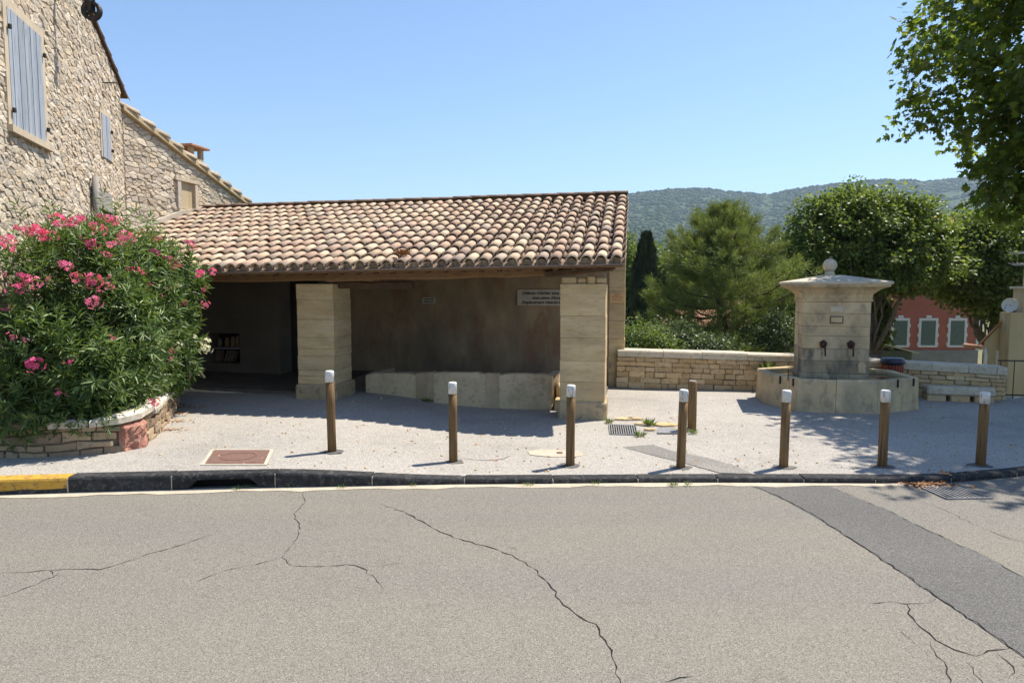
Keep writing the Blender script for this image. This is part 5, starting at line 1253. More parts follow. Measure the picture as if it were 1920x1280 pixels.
grate('drain_grate', [(1142, 797), (1192, 799), (1196, 816), (1144, 815)], .056, 12, 'small iron drain grate beside the nearer pillar', .010, M['greyiron'])
grate('road_grate', [(1726, 914), (1790, 913), (1860, 935), (1775, 936)], 0, 9, 'iron gully grate in the road below the leaf litter', .008, M['greyiron'])
q = [gp(x, y, .056) for x, y in [(1234, 803), (1270, 804), (1272, 813), (1232, 813)]]; mb = MB(); mb.add([gz(p, .006) for p in q] + [gz(p, .016) for p in q], [(4, 7, 6, 5), (0, 1, 5, 4), (1, 2, 6, 5), (2, 3, 7, 6), (3, 0, 4, 7)]); tag(mb.build('metal_plate', M['greyiron']), 'grey metal plate lying between the grate and the short post', 'plate')
rs = random.Random(5); names = ['brown flat stone nearest the pillar by the drain', 'orange flat stone behind the drain grate', 'pale flat stone between grate and metal plate', 'grey flat stone behind the metal plate', 'small dark stone next to the metal plate', 'flat pinkish stone close to the short post']
for i, (x, y, w) in enumerate([(1172, 786, .16), (1188, 786, .13), (1206, 796, .12), (1246, 797, .20), (1218, 806, .10), (1285, 806, .17)]):
    p = gp(x, y, .056); mb = MB(); n = 7; V = []
    for z, k_ in ((0, 1.05), (.02, 1.0), (.03, .8)):
        for k in range(n): a = 2 * math.pi * k / n; V.append(gz(p + Vector((math.cos(a) * w * k_ * (1 + .2 * math.sin(i + k * 2.1)), math.sin(a) * w * .55 * k_, 0)), z))
    mb.add(V, [(r * n + k, r * n + (k + 1) % n, (r + 1) * n + (k + 1) % n, (r + 1) * n + k) for r in range(2) for k in range(n)] + [tuple(2 * n + k for k in range(n))]); tag(mb.build('flat_stone', M['wallstone']), names[i], 'stone', 'loose stones round the drain')
# weeds
def tuft(p, n, L, lab, seed, spread=1.0, m='grass', name='weed'):
    rg = np.random.default_rng(seed); w = rg.uniform(0, 2 * math.pi, n); pos = np.array(p)[None] + np.stack([np.cos(w), np.sin(w), 0 * w], 1) * rg.uniform(0, .05 * spread, (n, 1))
    fwd = np.stack([np.cos(w) * rg.uniform(.2, 1, n), np.sin(w) * rg.uniform(.2, 1, n), rg.uniform(.4, 1.2, n)], 1); o_ = leaves(name, pos, fwd, np.tile([0, 0, 1.], (n, 1)) + rg.normal(0, .3, (n, 3)), L * rg.uniform(.6, 1.2, n), *T_LANCE, M[m], None)
    return tag(o_, lab, 'weed', 'weeds in the paving joints')
for i, (x, y, n, L, lab) in enumerate([(1218, 797, 60, .12, 'green weed growing between the stones by the drain'), (1142, 793, 40, .09, 'green weed at the foot of the nearer pillar'), (1200, 818, 50, .09, 'yellow green weed in front of the drain grate'), (1298, 812, 40, .08, 'weed at the foot of the short post'),
                                       (800, 762, 30, .14, 'dark weed standing against the trough front'), (1400, 700, 60, .30, 'long leaved weed growing out of the parapet wall'), (585, 745, 40, .10, 'weed at the foot of the farther pillar')]):
    h = .056 if x > 700 else .2
    if x == 1400: p = FPa(2.95, .42, .04)
    elif x == 800: p = W(-3.5, 11.32, .10)
    else: p = gz(gp(x, y, h), 0)
    tuft(p, n, L, lab, i + 50)
for i, (x, y, n) in enumerate([(447, 917, 9), (465, 914, 7), (486, 912, 5), (548, 912, 8), (775, 909, 8), (992, 910, 12), (1118, 908, 8), (1262, 910, 16), (1290, 909, 10), (640, 914, 8)]):
    tuft(gp(x, y, .005), n * 2, .05, ['weed in the dark drain opening, first of three', 'weed in the dark drain opening, middle of three', 'weed in the dark drain opening, last of three', 'gutter weed just past the drain opening', 'gutter weed below the sloping kerbstone', 'gutter weed in front of the third bollard', 'gutter weed between the third and fourth bollards', 'low spreading gutter weed in front of the fourth bollard', 'small gutter weed right beside the spreading one', 'gutter weed below the first bollard'][i], 80 + i)
# dry leaves
def litter(name, pts, n, sp, lab, h, seed, sz=.05):
    rg = np.random.default_rng(seed); k = rg.integers(0, len(pts), n); P = np.array([tuple(gp(*pts[i], h)) for i in k]) + np.stack([rg.normal(0, sp, n), rg.normal(0, sp * .5, n), rg.uniform(.004, .02, n)], 1)
    if h > .01: P[:, 2] += np.array([ground_h(x, y) - h for x, y in P[:, :2]])
    w = rg.uniform(0, 6.3, n); return tag(leaves(name, P, np.stack([np.cos(w), np.sin(w), rg.normal(0, .25, n)], 1), np.tile([0, 0, 1.], (n, 1)) + rg.normal(0, .35, (n, 3)), sz * rg.uniform(.6, 1.3, n), *T_QUAD, M['deadleaf'], None), lab, 'leaf litter', kind='stuff')
litter('leaf_litter', [(1715, 909), (1735, 908), (1755, 908), (1775, 909), (1730, 911)], 150, .10, 'brown dry leaves gathered in the gutter by the gully grate', .004, 1)
litter('leaf_litter', [(1760, 889), (1790, 888), (1810, 888)], 26, .12, 'few dry leaves on the pavement edge', .056, 2, .045)
litter('leaf_litter', [(320, 790), (335, 775), (345, 765), (312, 805), (330, 760)], 240, .13, 'dry leaves swept against the planter foot', .2, 3, .045)

# ================================================================== HOUSES BEYOND THE WALL
def rect(mb, x0, x1, y, z0, z1, th): return mb.box(((x0 + x1) / 2, y + th / 2, (z0 + z1) / 2), (x1 - x0, th, z1 - z0))
RY = 40.0
def rp(px, py): v = at(px, py, RY); return v.x, v.z
rh = thing('red_house', (at(1750, 640, RY).x, RY + 3, -5), 'red rendered house with grey green shutters seen under the plane trees', 'house')
xl, xr = rp(1606, 640)[0], rp(1832, 640)[0]; zb, ztop = rp(1700, 656)[1], 5.2
mb = MB(); mb.box(((xl + xr) / 2, RY + 4, (zb + ztop) / 2), (xr - xl, 8, ztop - zb)); mb.build('wall', M['redhouse'], rh)
mb = MB(); mb.box(((xl + xr) / 2, RY + 3.98, zb - 2.2), (xr - xl + .1, 8.1, 4.4)); mb.build('stone_base', M['greybase'], rh)
mb = MB(); V = [(xl - .4, RY - .4, ztop), (xr + .4, RY - .4, ztop), (xr + .4, RY + 4, ztop + 1.5), (xl - .4, RY + 4, ztop + 1.5), (xl - .4, RY + 8.4, ztop), (xr + .4, RY + 8.4, ztop)]
mb.add(V, [(0, 1, 2, 3), (3, 2, 5, 4), (0, 3, 4), (1, 5, 2), (0, 4, 5, 1)]); mb.build('roof', M['farroof'], rh)
for (a, b) in ((1675, 1699), (1727, 1752), (1782, 1806)):
    x0, z1 = rp(a, 601); x1, z0 = rp(b, 647); w = MB(); rect(w, x0, x1, RY - .03, z0, z1, .06); w = w.build('window_shutter', M['greenpaint'], rh, center=True)
    for k in range(12):
        zz = z0 + (z1 - z0) * (k + .5) / 12; mb = MB(); mb.box(((x0 + x1) / 2, RY - .035, zz), (x1 - x0 - .1, .02, (z1 - z0) / 12 * .75)); mb.build('slat', M['greenpaint'], w, center=True)
    for k, (s0, s1, q0, q1) in enumerate(((x0 - .13, x0, z0 - .12, z1 + .15), (x1, x1 + .13, z0 - .12, z1 + .15), (x0, x1, z1, z1 + .15), (x0, x1, z0 - .12, z0))):
        mb = MB(); rect(mb, s0, s1, RY - .06, q0, q1, .09); mb.build('window_surround', M['whitetrim'], rh, center=True)
    for q in (.05, .42, .8):                              # toothed edges of the surround
        for sx in (-1, 1):
            xx_ = (x0 - .16) if sx < 0 else (x1 + .16); mb = MB(); mb.box((xx_, RY - .01, z0 + (z1 - z0) * q), (.06, .08, .22)); mb.build('surround_tooth', M['whitetrim'], rh, center=True)
    mb = MB(); mb.box(((x0 + x1) / 2, RY - .03, z1 + .23), (.3, .1, .16)); mb.build('keystone', M['whitetrim'], rh, center=True)
mb = MB(); rect(mb, xr - .1, xr + .25, RY - .05, zb, ztop, .3); mb.build('corner_pilaster', M['whitetrim'], rh)
# dark green shed with a pale rail in front of the red house
v0, v1 = at(1662, 640, 34), at(1688, 668, 34); sh = thing('garden_shed', ((v0.x + v1.x) / 2, 34.6, -4.5), 'small dark green shed below the red house', 'shed')
mb = MB(); mb.box(((v0.x + v1.x) / 2, 34.6, -3), (v1.x - v0.x + .9, 1.6, 4.0)); mb.build('wall', M['greenpaint'], sh)
mb = MB(); V = [Vector((v0.x - .6, 33.7, -.62)), Vector((v1.x + .75, 33.7, -1.15)), Vector((v1.x + .75, 35.5, -1.15)), Vector((v0.x - .6, 35.5, -.62))]; V = V + [v + Vector((0, 0, .07)) for v in V]
mb.add(V, [(0, 1, 5, 4), (1, 2, 6, 5), (2, 3, 7, 6), (3, 0, 4, 7), (4, 5, 6, 7), (3, 2, 1, 0)]); mb.build('roof', M['whitetrim'], sh)

# ochre house at the right edge
YY = 20.0
def yp(px, py, d=0): v = at(px, py, YY + d); return v.x, v.z
oh = thing('ochre_house', (16, YY + 3, -4), 'ochre rendered house with chimney and satellite dish beyond the railing', 'house')
e0 = yp(1846, 640); e1 = yp(1905, 578); sl_ = (e1[1] - e0[1]) / (e1[0] - e0[0]); xa = e0[0] + 3.6; za = e0[1] + sl_ * 3.6 * .62
pts = [(e0[0], -5), (e0[0] + 7.2, -5), (e0[0] + 7.2, e0[1]), (xa, e0[1] + 2.4), (e1[0], e1[1]), (e0[0], e0[1])]
mb = MB(); n = len(pts); V = [(x, YY, z) for x, z in pts] + [(x + 5.6, YY + 6, z) for x, z in pts]
mb.add(V, [tuple(range(n)), tuple(range(n, 2 * n))[::-1]] + [(i, n + i, n + (i + 1) % n, (i + 1) % n) for i in range(n)]); mb.build('wall', M['yellowhouse'], oh)
mb = MB(); rl = [(e0[0] - .18, e0[1] - .14), (e1[0], e1[1]), (xa, e0[1] + 2.4), (e0[0] + 7.4, e0[1] - .1)]
V = [(x - .1, YY - .12, z + .01) for x, z in rl] + [(x - .1, YY - .12, z + .07) for x, z in rl] + [(x + 5.7, YY + 6.1, z + .01) for x, z in rl] + [(x + 5.7, YY + 6.1, z + .07) for x, z in rl]
mb.add(V, [(i, i + 1, 5 + i, 4 + i) for i in range(3)] + [(4 + i, 5 + i, 13 + i, 12 + i) for i in range(3)] + [(8 + i, 12 + i, 13 + i, 9 + i) for i in range(3)] + [(i, 8 + i, 9 + i, i + 1) for i in range(3)] + [(0, 4, 12, 8), (3, 11, 15, 7)]); mb.build('roof', M['farroof'], oh)
cx0, cx1 = yp(1904, 600, -.5)[0], yp(1904, 600, -.5)[0] + .75; cz = yp(1910, 541, -.5)[1]
mb = MB(); mb.box(((cx0 + cx1) / 2, YY - .25, (cz - 5) / 2), (cx1 - cx0 + .3, .49, cz + 4.1)); 
mb = MB(); mb.box(((cx0 + cx1) / 2 + .15, YY - .22, (yp(1905, 585)[1] - 5) / 2), (cx1 - cx0 + .5, .44, yp(1905, 585)[1] + 5)); mb.build('chimney_breast', M['yellowhouse'], oh)
mb = MB(); mb.box(((cx0 + cx1) / 2 + .2, YY - .2, (cz + yp(1905, 585)[1]) / 2), (.62, .42, cz - yp(1905, 585)[1])); chs = mb.build('chimney', M['yellowhouse'], oh)
mb = MB(); mb.box(((cx0 + cx1) / 2 + .2, YY - .2, cz + .03), (.76, .56, .07)); mb.build('chimney_cap', M['coping'], chs)
wx0, wz1 = yp(1867, 656); wx1, wz0 = yp(1878, 680); mb = MB(); rect(mb, wx0, wx1, YY - .04, wz0 - .05, wz1, .08); wd = mb.build('window', M['whitetrim'], oh, center=True)
mb = MB(); rect(mb, wx0 + .03, wx1 - .03, YY - .052, wz0, wz1 - .04, .02); mb.build('pane', M['bird'], wd, center=True)
dx, dz = yp(1849, 655); mb = MB(); mb.tube([(dx - .12, YY - .1, e0[1] - .2), (dx - .06, YY - .08, e0[1] - .4), (dx - .04, YY - .08, -4)], .05, 8); mb.build('downpipe', M['whitetrim'], oh)
mb = MB(); mb.tube([(e0[0] - .25, YY - .3, e0[1] - .15), (e0[0] - .25, YY + .5, e0[1] - .15)], .06, 8); mb.build('gutter', M['farroof'], oh)
# satellite dish and aerial
sx, sz = yp(1896, 572, -.6); sd = thing('satellite_dish', (sx, YY - .5, sz - .3), 'round white satellite dish on the chimney of the ochre house', 'satellite dish')
c = Vector((sx, YY - .55, sz)); ax = Vector((-.75, -.62, .25)).normalized(); a0 = ax.orthogonal().normalized(); b0 = ax.cross(a0); V = []
for k, (r_, d_) in enumerate(((.02, -.05), (.10, -.04), (.17, -.015), (.20, .012), (.205, .012), (.18, -.03), (.02, -.07))):
    for q in range(18): w = 2 * math.pi * q / 18; V.append(c + (a0 * math.cos(w) + b0 * math.sin(w)) * r_ + ax * d_)
mb = MB(); mb.add(V, [(r * 18 + q, r * 18 + (q + 1) % 18, (r + 1) * 18 + (q + 1) % 18, (r + 1) * 18 + q) for r in range(6) for q in range(18)], True); mb.build('reflector', M['bird'], sd)
MB().tube([c - ax * .06, c - ax * .15 + Vector((.1, .05, 0)), Vector((sx + .25, YY - .3, sz - .05))], .018, 6).build('bracket', M['greyiron'], sd)
MB().tube([c - b0 * .18, c + ax * .22 - b0 * .03], .008, 5).build('feed_arm', M['greyiron'], sd)
axx, azz = yp(1918, 490, -.2); an = thing('tv_aerial', (axx, YY - .2, cz), 'thin metal television aerial above the ochre house', 'aerial')
MB().tube([(axx + .05, YY - .2, cz - .1), (axx + .05, YY - .2, azz + .35)], .014, 6).build('mast', M['greyiron'], an)
for j, zz in enumerate((azz + .22, azz - .1)):
    MB().tube([(axx - .35, YY - .25, zz), (axx + .5, YY - .15, zz + .05)], .009, 5).build('boom', M['greyiron'], an)
    for k in range(7 if j == 0 else 5): xk = axx - .33 + k * .12; MB().tube([(xk, YY - .45, zz - .05 + k * .006), (xk + .03, YY - .02, zz + .06 + k * .006)], .006, 4).build('element', M['greyiron'], an)

# village roofs glimpsed between the pine branches
def cottage(px, py, Y, w, d, h, rzdeg, lab, wallm, nwin=2):
    v = at(px, py, Y); c = Vector((v.x, Y, v.z)); zg = valley_h(v.x, Y) - .3; o_ = thing('village_house', (v.x, Y, zg), lab, 'house', 'village houses beyond the parapet'); Mr = Matrix.Rotation(R(rzdeg), 3, 'Z')
    def T(x, y, z): q = Mr @ Vector((x, y, 0)); return Vector((c.x + q.x, c.y + q.y, z))
    zt = c.z - h * .0; rise = d * .17
    mb = MB(); V = [T(-w / 2, -d / 2, zg), T(w / 2, -d / 2, zg), T(w / 2, d / 2, zg), T(-w / 2, d / 2, zg), T(-w / 2, -d / 2, zt), T(w / 2, -d / 2, zt), T(w / 2, d / 2, zt), T(-w / 2, d / 2, zt), T(-w / 2, 0, zt + rise), T(w / 2, 0, zt + rise)]
    mb.add(V, [(0, 1, 5, 4), (2, 3, 7, 6), (1, 2, 6, 9, 5), (3, 0, 4, 8, 7), (4, 5, 9, 8), (6, 7, 8, 9)]); mb.build('wall', wallm, o_)
    e = .35; mb = MB(); V = []
    for dz_ in (.02, .16):
        V += [T(-w / 2 - e, -d / 2 - e, zt - .06 + dz_), T(w / 2 + e, -d / 2 - e, zt - .06 + dz_), T(w / 2 + e, 0, zt + rise + dz_), T(-w / 2 - e, 0, zt + rise + dz_), T(-w / 2 - e, d / 2 + e, zt - .06 + dz_), T(w / 2 + e, d / 2 + e, zt - .06 + dz_)]
    mb.add(V, [(6, 7, 8, 9), (9, 8, 11, 10), (0, 3, 2, 1), (3, 4, 5, 2), (0, 1, 7, 6), (4, 10, 11, 5), (0, 6, 9, 3), (3, 9, 10, 4), (1, 2, 8, 7), (2, 5, 11, 8)]); rf_ = mb.build('roof', M['farroof'], o_)
    mb = MB(); q = T(w * .25, d * .1, zt + rise + .3); mb.box(q, (.6, .6, 1.1), Mr); mb.build('chimney', wallm, rf_)
    for k in range(nwin):
        q = T(-w / 2 + w * (k + .5) / nwin, -d / 2 - .02, zt - 1.3); mb = MB(); mb.box(q, (.8, .08, 1.2), Mr); wn_ = mb.build('window', M['greenpaint'], o_, center=True)
        mb = MB(); mb.box(q + Vector((0, 0, -.68)), (1.0, .16, .1), Mr); mb.build('sill', M['whitetrim'], wn_, center=True)
    return o_
cottage(1370, 534, 62, 9, 7, 4, 12, 'terracotta roofed house glimpsed through the pine crown', M['creamhouse'], 3)
cottage(1305, 612, 40, 6, 5, 4, -8, 'pale house with tiled roof low behind the pine branches', M['creamhouse'])
cottage(1420, 592, 48, 6, 5, 4, 20, 'small cream house to the fountain side of the pine trunk', M['whitetrim'])
cottage(1240, 585, 70, 8, 6, 4, 0, 'far tiled house in the valley beyond the cypress', M['creamhouse'], 3)
cottage(1440, 545, 90, 9, 6, 4, -15, 'distant terracotta roof between pine and plane trees', M['creamhouse'], 3)

# ================================================================== TREES
def branchy(root, base, tips, r0, m, n=7, seg=4, seed=0, sag=0.0):
    rs = random.Random(seed)
    for t in tips:
        b = Vector(base) + Vector((0, 0, rs.uniform(0, 1) * .0)); e = Vector(t); P = []; Rr = []
        for k in range(seg + 1):
            q = k / seg; p = b.lerp(e, q); p += Vector((rs.uniform(-1, 1), rs.uniform(-1, 1), rs.uniform(-.5, .5))) * .06 * (e - b).length * (0 < k < seg); p.z += sag * math.sin(math.pi * q); P.append(p); Rr.append(r0 * (1 - .85 * q) + .008)
        MB().tube(P, Rr, n).build('limb', m, root)
def broadleaf(name, base, label, lobes, nclump, per, size, m, seed, group=None, trunk=.2, bark='bark', tmpl=T_QUAD, clump_r=.42, limbs=7, fork=None, bottom=-99, shell=.55, parent_trunk=True, cat='tree', keep=None):
    rg = np.random.default_rng(seed); root = thing(name, base, label, cat, group); base = Vector(base)
    L = [(np.array(c, float), np.array(r, float)) for c, r in lobes]; w = np.array([np.prod(r) ** .67 for c, r in L]); w /= w.sum(); P = []; O = []
    while len(P) < nclump:
        k = rg.choice(len(L), p=w); c, r = L[k]; d = unit(rg.normal(0, 1, 3)); q = rg.uniform(shell, 1.0) + .07 * rg.normal(); p = c + d * r * q
        if p[2] < bottom: continue
        if keep is not None and not keep(p): continue
        if any((((p - c2) / r2) ** 2).sum() < .30 for c2, r2 in L) and rg.random() < .7: continue
        P.append(p); O.append(d)
    P = np.array(P); O = np.array(O); n = nclump * per
    cr = clump_r * rg.uniform(.55, 1.35, nclump); base_ = np.repeat(P, per, 0); out = np.repeat(O, per, 0); dd = rg.normal(0, 1, (n, 3)); dd = unit(dd) * (rg.random((n, 1)) ** .5)
    pos = base_ + dd * np.repeat(cr, per)[:, None] * np.array([1, 1, .7])
    fwd = unit(dd * .8 + out * .4 + rg.normal(0, .5, (n, 3)) + np.array([0, 0, -.35])); nr = unit(out * .5 + np.array([0, 0, .9]) + rg.normal(0, .55, (n, 3)))
    tag(leaves('crown', pos, fwd, nr, size * rg.uniform(.6, 1.25, n), *tmpl, m, root), kind='stuff')
    fk = Vector(fork) if fork else base + (Vector(L[0][0]) - base) * .45
    mid = base.lerp(fk, .5) + Vector((.04, .03, 0)); MB().tube([base - Vector((0, 0, .3)), base + Vector((0, 0, .1)), mid, fk], [trunk * 1.35, trunk * 1.1, trunk, trunk * .85], 12).build('trunk', M[bark], root)
    rs = random.Random(seed); idx = rs.sample(range(nclump), min(limbs * 3, nclump)); idx = idx[:limbs * 3]
    tips = [P[i] * .92 + np.array(fk) * .08 for i in idx]; branchy(root, fk, tips[:limbs], trunk * .5, M[bark], 7, 5, seed); branchy(root, fk, tips[limbs:], trunk * .22, M[bark], 5, 4, seed + 1)
    return root
# the plane tree whose boughs reach into the picture, trunk off the right side
def keepA(p):                                            # outline of the near crown as the street side shows it
    return True
broadleaf('plane_tree', (11.6, 13.0, .05), 'big plane tree with leafy boughs overhanging the terrace at the right', [((10.6, 12.4, 6.6), (3.4, 3.2, 3.0)), ((9.75, 11.9, 6.9), (1.70, 2.0, 2.3)), ((10.1, 11.5, 5.0), (1.45, 1.5, 1.25)), ((10.4, 10.6, 6.2), (2.2, 2.2, 2.4)), ((10.0, 12.2, 4.3), (1.25, 1.2, 1.0)), ((9.35, 12.6, 4.0), (.70, .8, .70)), ((9.0, 12.3, 4.9), (.60, .7, .6)), ((10.0, 10.4, 8.4), (2.2, 2.2, 1.8)), ((12.8, 11, 6.5), (3, 3, 2.8))],
          1500, 34, .14, M['plane'], 3, trunk=.30, tmpl=T_PLANE, clump_r=.42, limbs=9, fork=(11.3, 12.7, 3.6), shell=.35)
# two planes on the lower level
gv = valley_h(14, 28) - .3
def lob(lst, Y):
    out = []
    for px, py, rx, rz_, dy in lst:
        v = at(px, py, Y + dy); out.append(((v.x, Y + dy, v.z), (rx * Y / 1280, rx * Y / 1280 * .9, rz_ * Y / 1280)))
    return out
broadleaf('plane_tree', (at(1640, 600, 29).x, 29, gv), 'rounded plane tree behind the fountain', lob([(1640, 465, 110, 92, 0), (1560, 460, 85, 95, 0), (1510, 495, 52, 60, -.4), (1690, 440, 85, 80, .3), (1620, 405, 85, 60, .3), (1725, 485, 70, 62, -.6), (1545, 540, 55, 45, -.5), (1690, 520, 45, 30, -1.2)], 29), 900, 70, .165, M['plane2'], 13, 'plane trees on the lower level', .28, clump_r=.55, limbs=8, shell=.35)
broadleaf('plane_tree', (at(1860, 600, 31).x, 31, valley_h(20, 31) - .3), 'plane tree whose low crown hides the red house top', lob([(1860, 470, 110, 90, 0), (1805, 480, 60, 90, -.5), (1890, 515, 70, 75, -1), (1950, 480, 100, 100, 0), (1775, 505, 50, 45, -1), (1840, 550, 34, 30, -1.2), (1890, 575, 40, 40, -.8)], 31), 850, 66, .17, M['plane2'], 14, 'plane trees on the lower level', .28, clump_r=.55, limbs=7, shell=.3)
# pine
def pine(name, px, Y, label, topy, seed):
    rg = np.random.default_rng(seed); rs = random.Random(seed); x = at(px, 600, Y).x; zt = at(px, topy, Y).z; zb_ = valley_h(x, Y) - .3; root = thing(name, (x, Y, zb_), label, 'tree')
    tp = [Vector((x + .10 * math.sin(k * 1.7) + (-.16 if k > 6 else 0) * (k - 6) / 3, Y, zb_ + (zt - .25 - zb_) * k / 9)) for k in range(10)]
    MB().tube(tp, [.21 - .0195 * k for k in range(10)], 10).build('trunk', M['pinebark'], root); H = zt - zb_; TU = []; TD = []
    z = 2.2
    while z < H - .15:
        f = (z - 2.0) / (H - 2.0); n = rs.choice((4, 5, 5)); a0 = rs.uniform(0, 6)
        for i in range(n):
            a = a0 + i * 2 * math.pi / n + rs.uniform(-.35, .35); L = (.90 if math.cos(a) < -.3 else 1.0) * float(np.interp(f, [0, .45, .60, .74, .84, .92, 1], [2.4, 2.9, 2.8, 2.2, 1.55, .95, .38])) * rs.uniform(.62, 1.1)
            k = min(8, int(f * 9)); b = Vector((tp[k].x, Y, zb_ + z)); dirv = Vector((math.cos(a), math.sin(a), -.02 + .30 * f)); up = .12 * L
            pts = [b + dirv * L * q + Vector((0, 0, up * q * q - .10 * math.sin(q * 3.1) * L)) + Vector((rs.uniform(-.05, .05), rs.uniform(-.05, .05), 0)) * L for q in (0, .3, .6, .85, 1.0)]
            MB().tube(pts, [.055 * (1 - .5 * f), .042, .03, .018, .008], 6).build('branch', M['pinebark'], root)
            nt = int(7 + 9 * L)
            for j in range(nt):
                q = rs.uniform(.26, 1.04); seg = min(3, int(q * 4)); p = pts[min(4, int(q * 4.2))].lerp(pts[min(4, int(q * 4.2) + 1)], rs.random()); lat = Vector((-math.sin(a), math.cos(a), 0)) * rs.gauss(0, .26 * L * (1.15 - q * .5)); p = p + lat + Vector((0, 0, rs.uniform(-.05, .22)))
                TU.append(tuple(p)); dd = (dirv * .7 + lat * .8 + Vector((0, 0, .55))).normalized(); TD.append(tuple(dd))
        z += rs.uniform(.30, .46) * (1.15 - .4 * f)
    for j in range(14): TU.append((tp[-1].x + rs.gauss(0, .22), Y + rs.gauss(0, .3), zt - .1 - abs(rs.gauss(0, .2)))); TD.append((rs.gauss(0, .3), rs.gauss(0, .3), 1))
    TU = np.array(TU); TD = unit(np.array(TD)); per = 58; n = len(TU) * per; bp_ = np.repeat(TU, per, 0); bd = np.repeat(TD, per, 0)
    along = rg.uniform(-.20, .10, (n, 1)); fwd = unit(bd * .75 + rg.normal(0, .55, (n, 3)))
    tag(leaves('crown', bp_ + bd * along + rg.normal(0, .055, (n, 3)), fwd, rg.normal(0, 1, (n, 3)), .19 * rg.uniform(.7, 1.2, n), *T_NEEDLE, M['pine'], root), kind='stuff')
    return root
pine('pine_tree', 1352, 22.0, 'spreading pine standing behind the parapet wall', 394, 5)
# cypress
cyx, cyY = at(1209, 560, 36).x, 36; rg = np.random.default_rng(8); zt, zb_ = at(1209, 440, 36).z, valley_h(cyx, 36) - .3
cyp = thing('cypress_tree', (cyx, cyY, zb_), 'dark narrow cypress between the wash house and the pine', 'tree')
MB().tube([(cyx, cyY, zb_), (cyx, cyY, zb_ + 2), (cyx, cyY, zt - .5)], [.16, .13, .02], 8).build('trunk', M['bark'], cyp)
n = 12000; f = rg.random(n) ** .8; prof_ = np.interp(f, [0, .10, .35, .6, .8, .92, 1], [.45, .85, .98, .86, .60, .34, .04]); w = rg.uniform(0, 2 * math.pi, n); lump = 1 + .13 * np.sin(w * 3 + f * 14) + .09 * np.sin(w * 7 - f * 31)
rr_ = prof_ * lump * (rg.random(n) ** .35) * .93; pos = np.stack([cyx + np.cos(w) * rr_, cyY + np.sin(w) * rr_, zb_ + .5 + f * (zt - zb_ - .6)], 1)
pos[:, 0] += .10 * np.where((f > .86) & (np.cos(w) > 0), 1, 0)
fwd = np.stack([np.cos(w) * .35, np.sin(w) * .35, np.ones(n)], 1) + rg.normal(0, .18, (n, 3)); tag(leaves('crown', pos, fwd, np.stack([np.cos(w), np.sin(w), .2 * np.ones(n)], 1) + rg.normal(0, .3, (n, 3)), .34 * rg.uniform(.6, 1.3, n), *T_SPRAY, M['cypress'], cyp), kind='stuff')
# shrubs and trees filling the slope behind the parapet
def small_tree(px, py, Y, rx, rz_, lab, m, seed, nc=190, per=26, sz=.22, name='broadleaf_tree', extra=(), cat='tree', group='trees on the slope below the terrace'):
    v = at(px, py, Y); b = (v.x, Y, valley_h(v.x, Y) - .3)
    return broadleaf(name, b, lab, lob([(px, py, rx, rz_, 0)] + [(px + a, py + b_, rx * c, rz_ * c, d) for a, b_, c, d in extra], Y), nc, per, sz, M[m], seed, group, .10 + .0008 * Y, clump_r=.30 + .006 * Y, limbs=4, shell=.3, cat=cat)
small_tree(1176, 540, 42, 14, 95, 'light green tree against the end of the wash house roof', 'bushleaf', 31, 220, extra=((2, -40, .6, 1), (0, 60, .9, 0)))
small_tree(1262, 545, 42, 45, 75, 'light green tree between the cypress and the pine', 'bushleaf', 32, 260, sz=.28, extra=((-20, 20, .8, 1), (25, -25, .7, 0)))
small_tree(1205, 640, 17.5, 45, 34, 'bright bush just behind the parapet beside the wash house', 'bushleaf', 33, 150, 46, .07, 'shrub', ((-20, 10, .7, 0), (30, 12, .8, 0)), 'shrub')
small_tree(1262, 625, 19, 40, 26, 'dull green shrub behind the parapet near the pine', 'darkbush', 34, 120, 44, .075, 'shrub', ((-22, 4, .7, .3), (20, 10, .6, 0)), 'shrub')
small_tree(1330, 648, 18, 30, 18, 'low dark shrub at the pine foot', 'darkbush', 35, 60, 40, .075, 'shrub', ((20, 4, .7, 0),), 'shrub')
small_tree(1440, 630, 20, 45, 34, 'shrub between the pine and the fountain', 'darkbush', 36, 130, 46, .08, 'shrub', ((25, -20, .8, 0), (-25, 15, .7, 0)), 'shrub')
small_tree(1475, 540, 34, 36, 85, 'mid green tree between the pine and the plane tree', 'bushleaf', 37, 200, sz=.26, extra=((-18, 40, .8, 0),))
small_tree(1405, 500, 58, 60, 48, 'pale tree on the slope behind the pine crown', 'bushleaf', 38, 220, sz=.40, extra=((40, 15, .8, 1), (-45, 18, .8, 0)))
small_tree(1300, 515, 85, 60, 42, 'distant round tree beyond the village roofs', 'darkbush', 39, 200, sz=.55, extra=((-45, 12, .8, 0), (40, 6, .8, 2)))
small_tree(1210, 510, 95, 55, 40, 'distant tree beyond the cypress', 'darkbush', 40, 180, sz=.6, extra=((-45, 10, .9, 0),))
small_tree(1455, 508, 95, 50, 50, 'distant tree seen above the fountain side of the pine', 'darkbush', 41, 180, sz=.6, extra=((35, 8, .9, 0),))
small_tree(1350, 492, 150, 70, 30, 'far tree clump at the hill foot behind the pine', 'darkbush', 42, 190, sz=.95, extra=((-90, 6, .9, 0), (85, 4, .9, 0)))
small_tree(1220, 480, 160, 50, 26, 'far tree clump at the hill foot by the cypress', 'bushleaf', 43, 150, sz=.95, extra=((-40, 4, .9, 0),))
small_tree(1460, 478, 170, 40, 26, 'far pale tree at the hill foot by the plane trees', 'bushleaf', 44, 120, sz=.95, extra=((30, 4, .9, 0),))
small_tree(1648, 610, 30, 9, 40, 'light leaved young tree beside the fountain column', 'bushleaf', 45, 110, 26, .20, extra=((3, -30, .8, 0),))

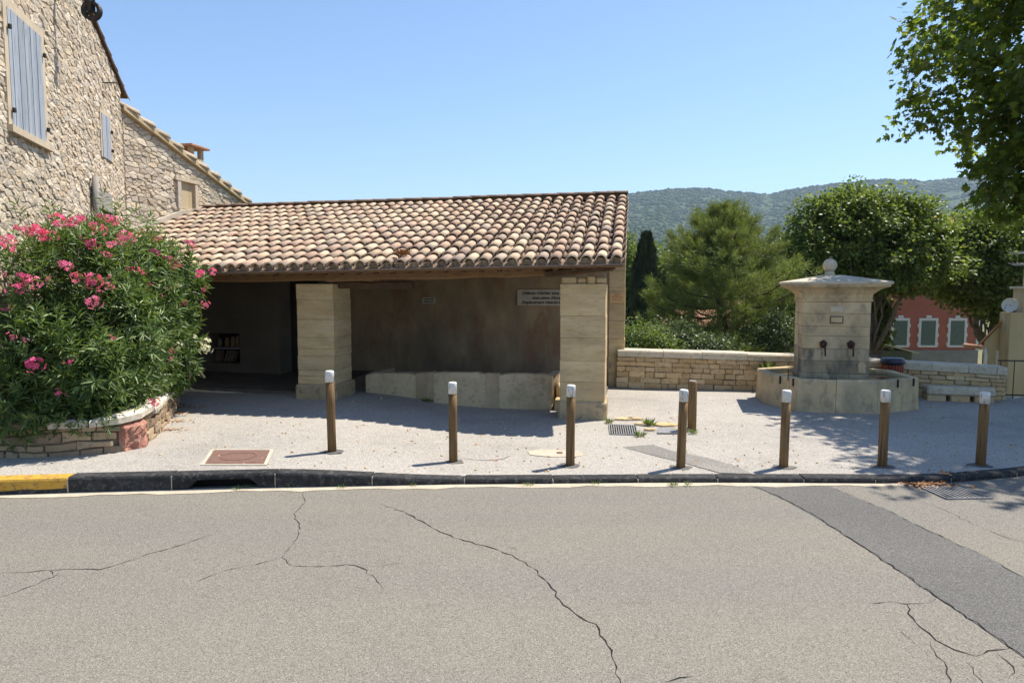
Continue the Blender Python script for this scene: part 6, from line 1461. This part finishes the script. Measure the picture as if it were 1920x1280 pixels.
# ================================================================== HAZE
hz_ = MB(); hz_.box((0, 1500, 320), (14000, 9000, 690)); hz_ = hz_.build('haze', None)
hm = bpy.data.materials.new('haze_air'); hm.use_nodes = True; nt = hm.node_tree; nt.nodes.clear()
out = nt.nodes.new('ShaderNodeOutputMaterial'); pv = nt.nodes.new('ShaderNodeVolumePrincipled'); pv.inputs['Color'].default_value = (.60, .78, 1.0, 1); pv.inputs['Density'].default_value = 1.15e-4; pv.inputs['Anisotropy'].default_value = .2
nt.links.new(pv.outputs[0], out.inputs['Volume']); hz_.data.materials.append(hm); tag(hz_, kind='stuff')

# small things on the wash house
tp_ = thing('water_tap', W(-.50, 14.2, .5), 'small grey tap low on the end pier of the wash house', 'tap')
MB().tube([W(-.44, 14.29, .50), W(-.44, 14.20, .50), W(-.44, 14.17, .44)], .013, 8).build('spout', M['greyiron'], tp_)
mb = MB(); mb.box(W(-.44, 14.22, .535), (.09, .02, .015), RM, .004); mb.build('handle', M['greyiron'], tp_)
p = W(-3.55, DE + .22, roof_h(-3.55, DE + .22) + .13); tuft(p, 90, .13, 'dry brown plant growing on the tiles above the eave', 200, 1.4, 'deadleaf', 'roof_plant')

rg = np.random.default_rng(77); n = 420; x = rg.uniform(-4.2, 8.6, n); y = np.array([kerb_y(a) + .25 for a in x]) + rg.random(n) ** 1.6 * 4.6
ok = np.array([(b < back_y(a) - .5) and not (4.4 < a < 7.1 and 10.9 < b < 13.2) and not (W(0, 0).length < 0) for a, b in zip(x, y)]); x, y = x[ok], y[ok]; n = len(x)
P = np.stack([x, y, np.array([ground_h(a, b) + .004 for a, b in zip(x, y)])], 1); S = rg.uniform(.005, .017, n)
V = (iv[None] * S[:, None, None] * rg.uniform(.6, 1.3, (n, 1, 3)) + P[:, None, :]).reshape(-1, 3)
tag(bulk('loose_grit', V, (if_[None] + (np.arange(n) * 12)[:, None, None]).reshape(-1, 3), M['wallstone']), 'small loose stones scattered over the gravel terrace', 'grit', kind='stuff')
n = 130; x = rg.uniform(-4.0, 8.6, n); y = np.array([kerb_y(a) + .3 for a in x]) + rg.random(n) * 3.4; w = rg.uniform(0, 6.3, n)
tag(leaves('fallen_leaf', np.stack([x, y, np.array([ground_h(a, b) + .008 for a, b in zip(x, y)])], 1), np.stack([np.cos(w), np.sin(w), rg.normal(0, .2, n)], 1), np.tile([0, 0, 1.], (n, 1)) + rg.normal(0, .3, (n, 3)), .045 * rg.uniform(.5, 1.2, n), *T_QUAD, M['deadleaf'], None), 'stray dry leaves blown over the terrace', 'leaf litter', kind='stuff')
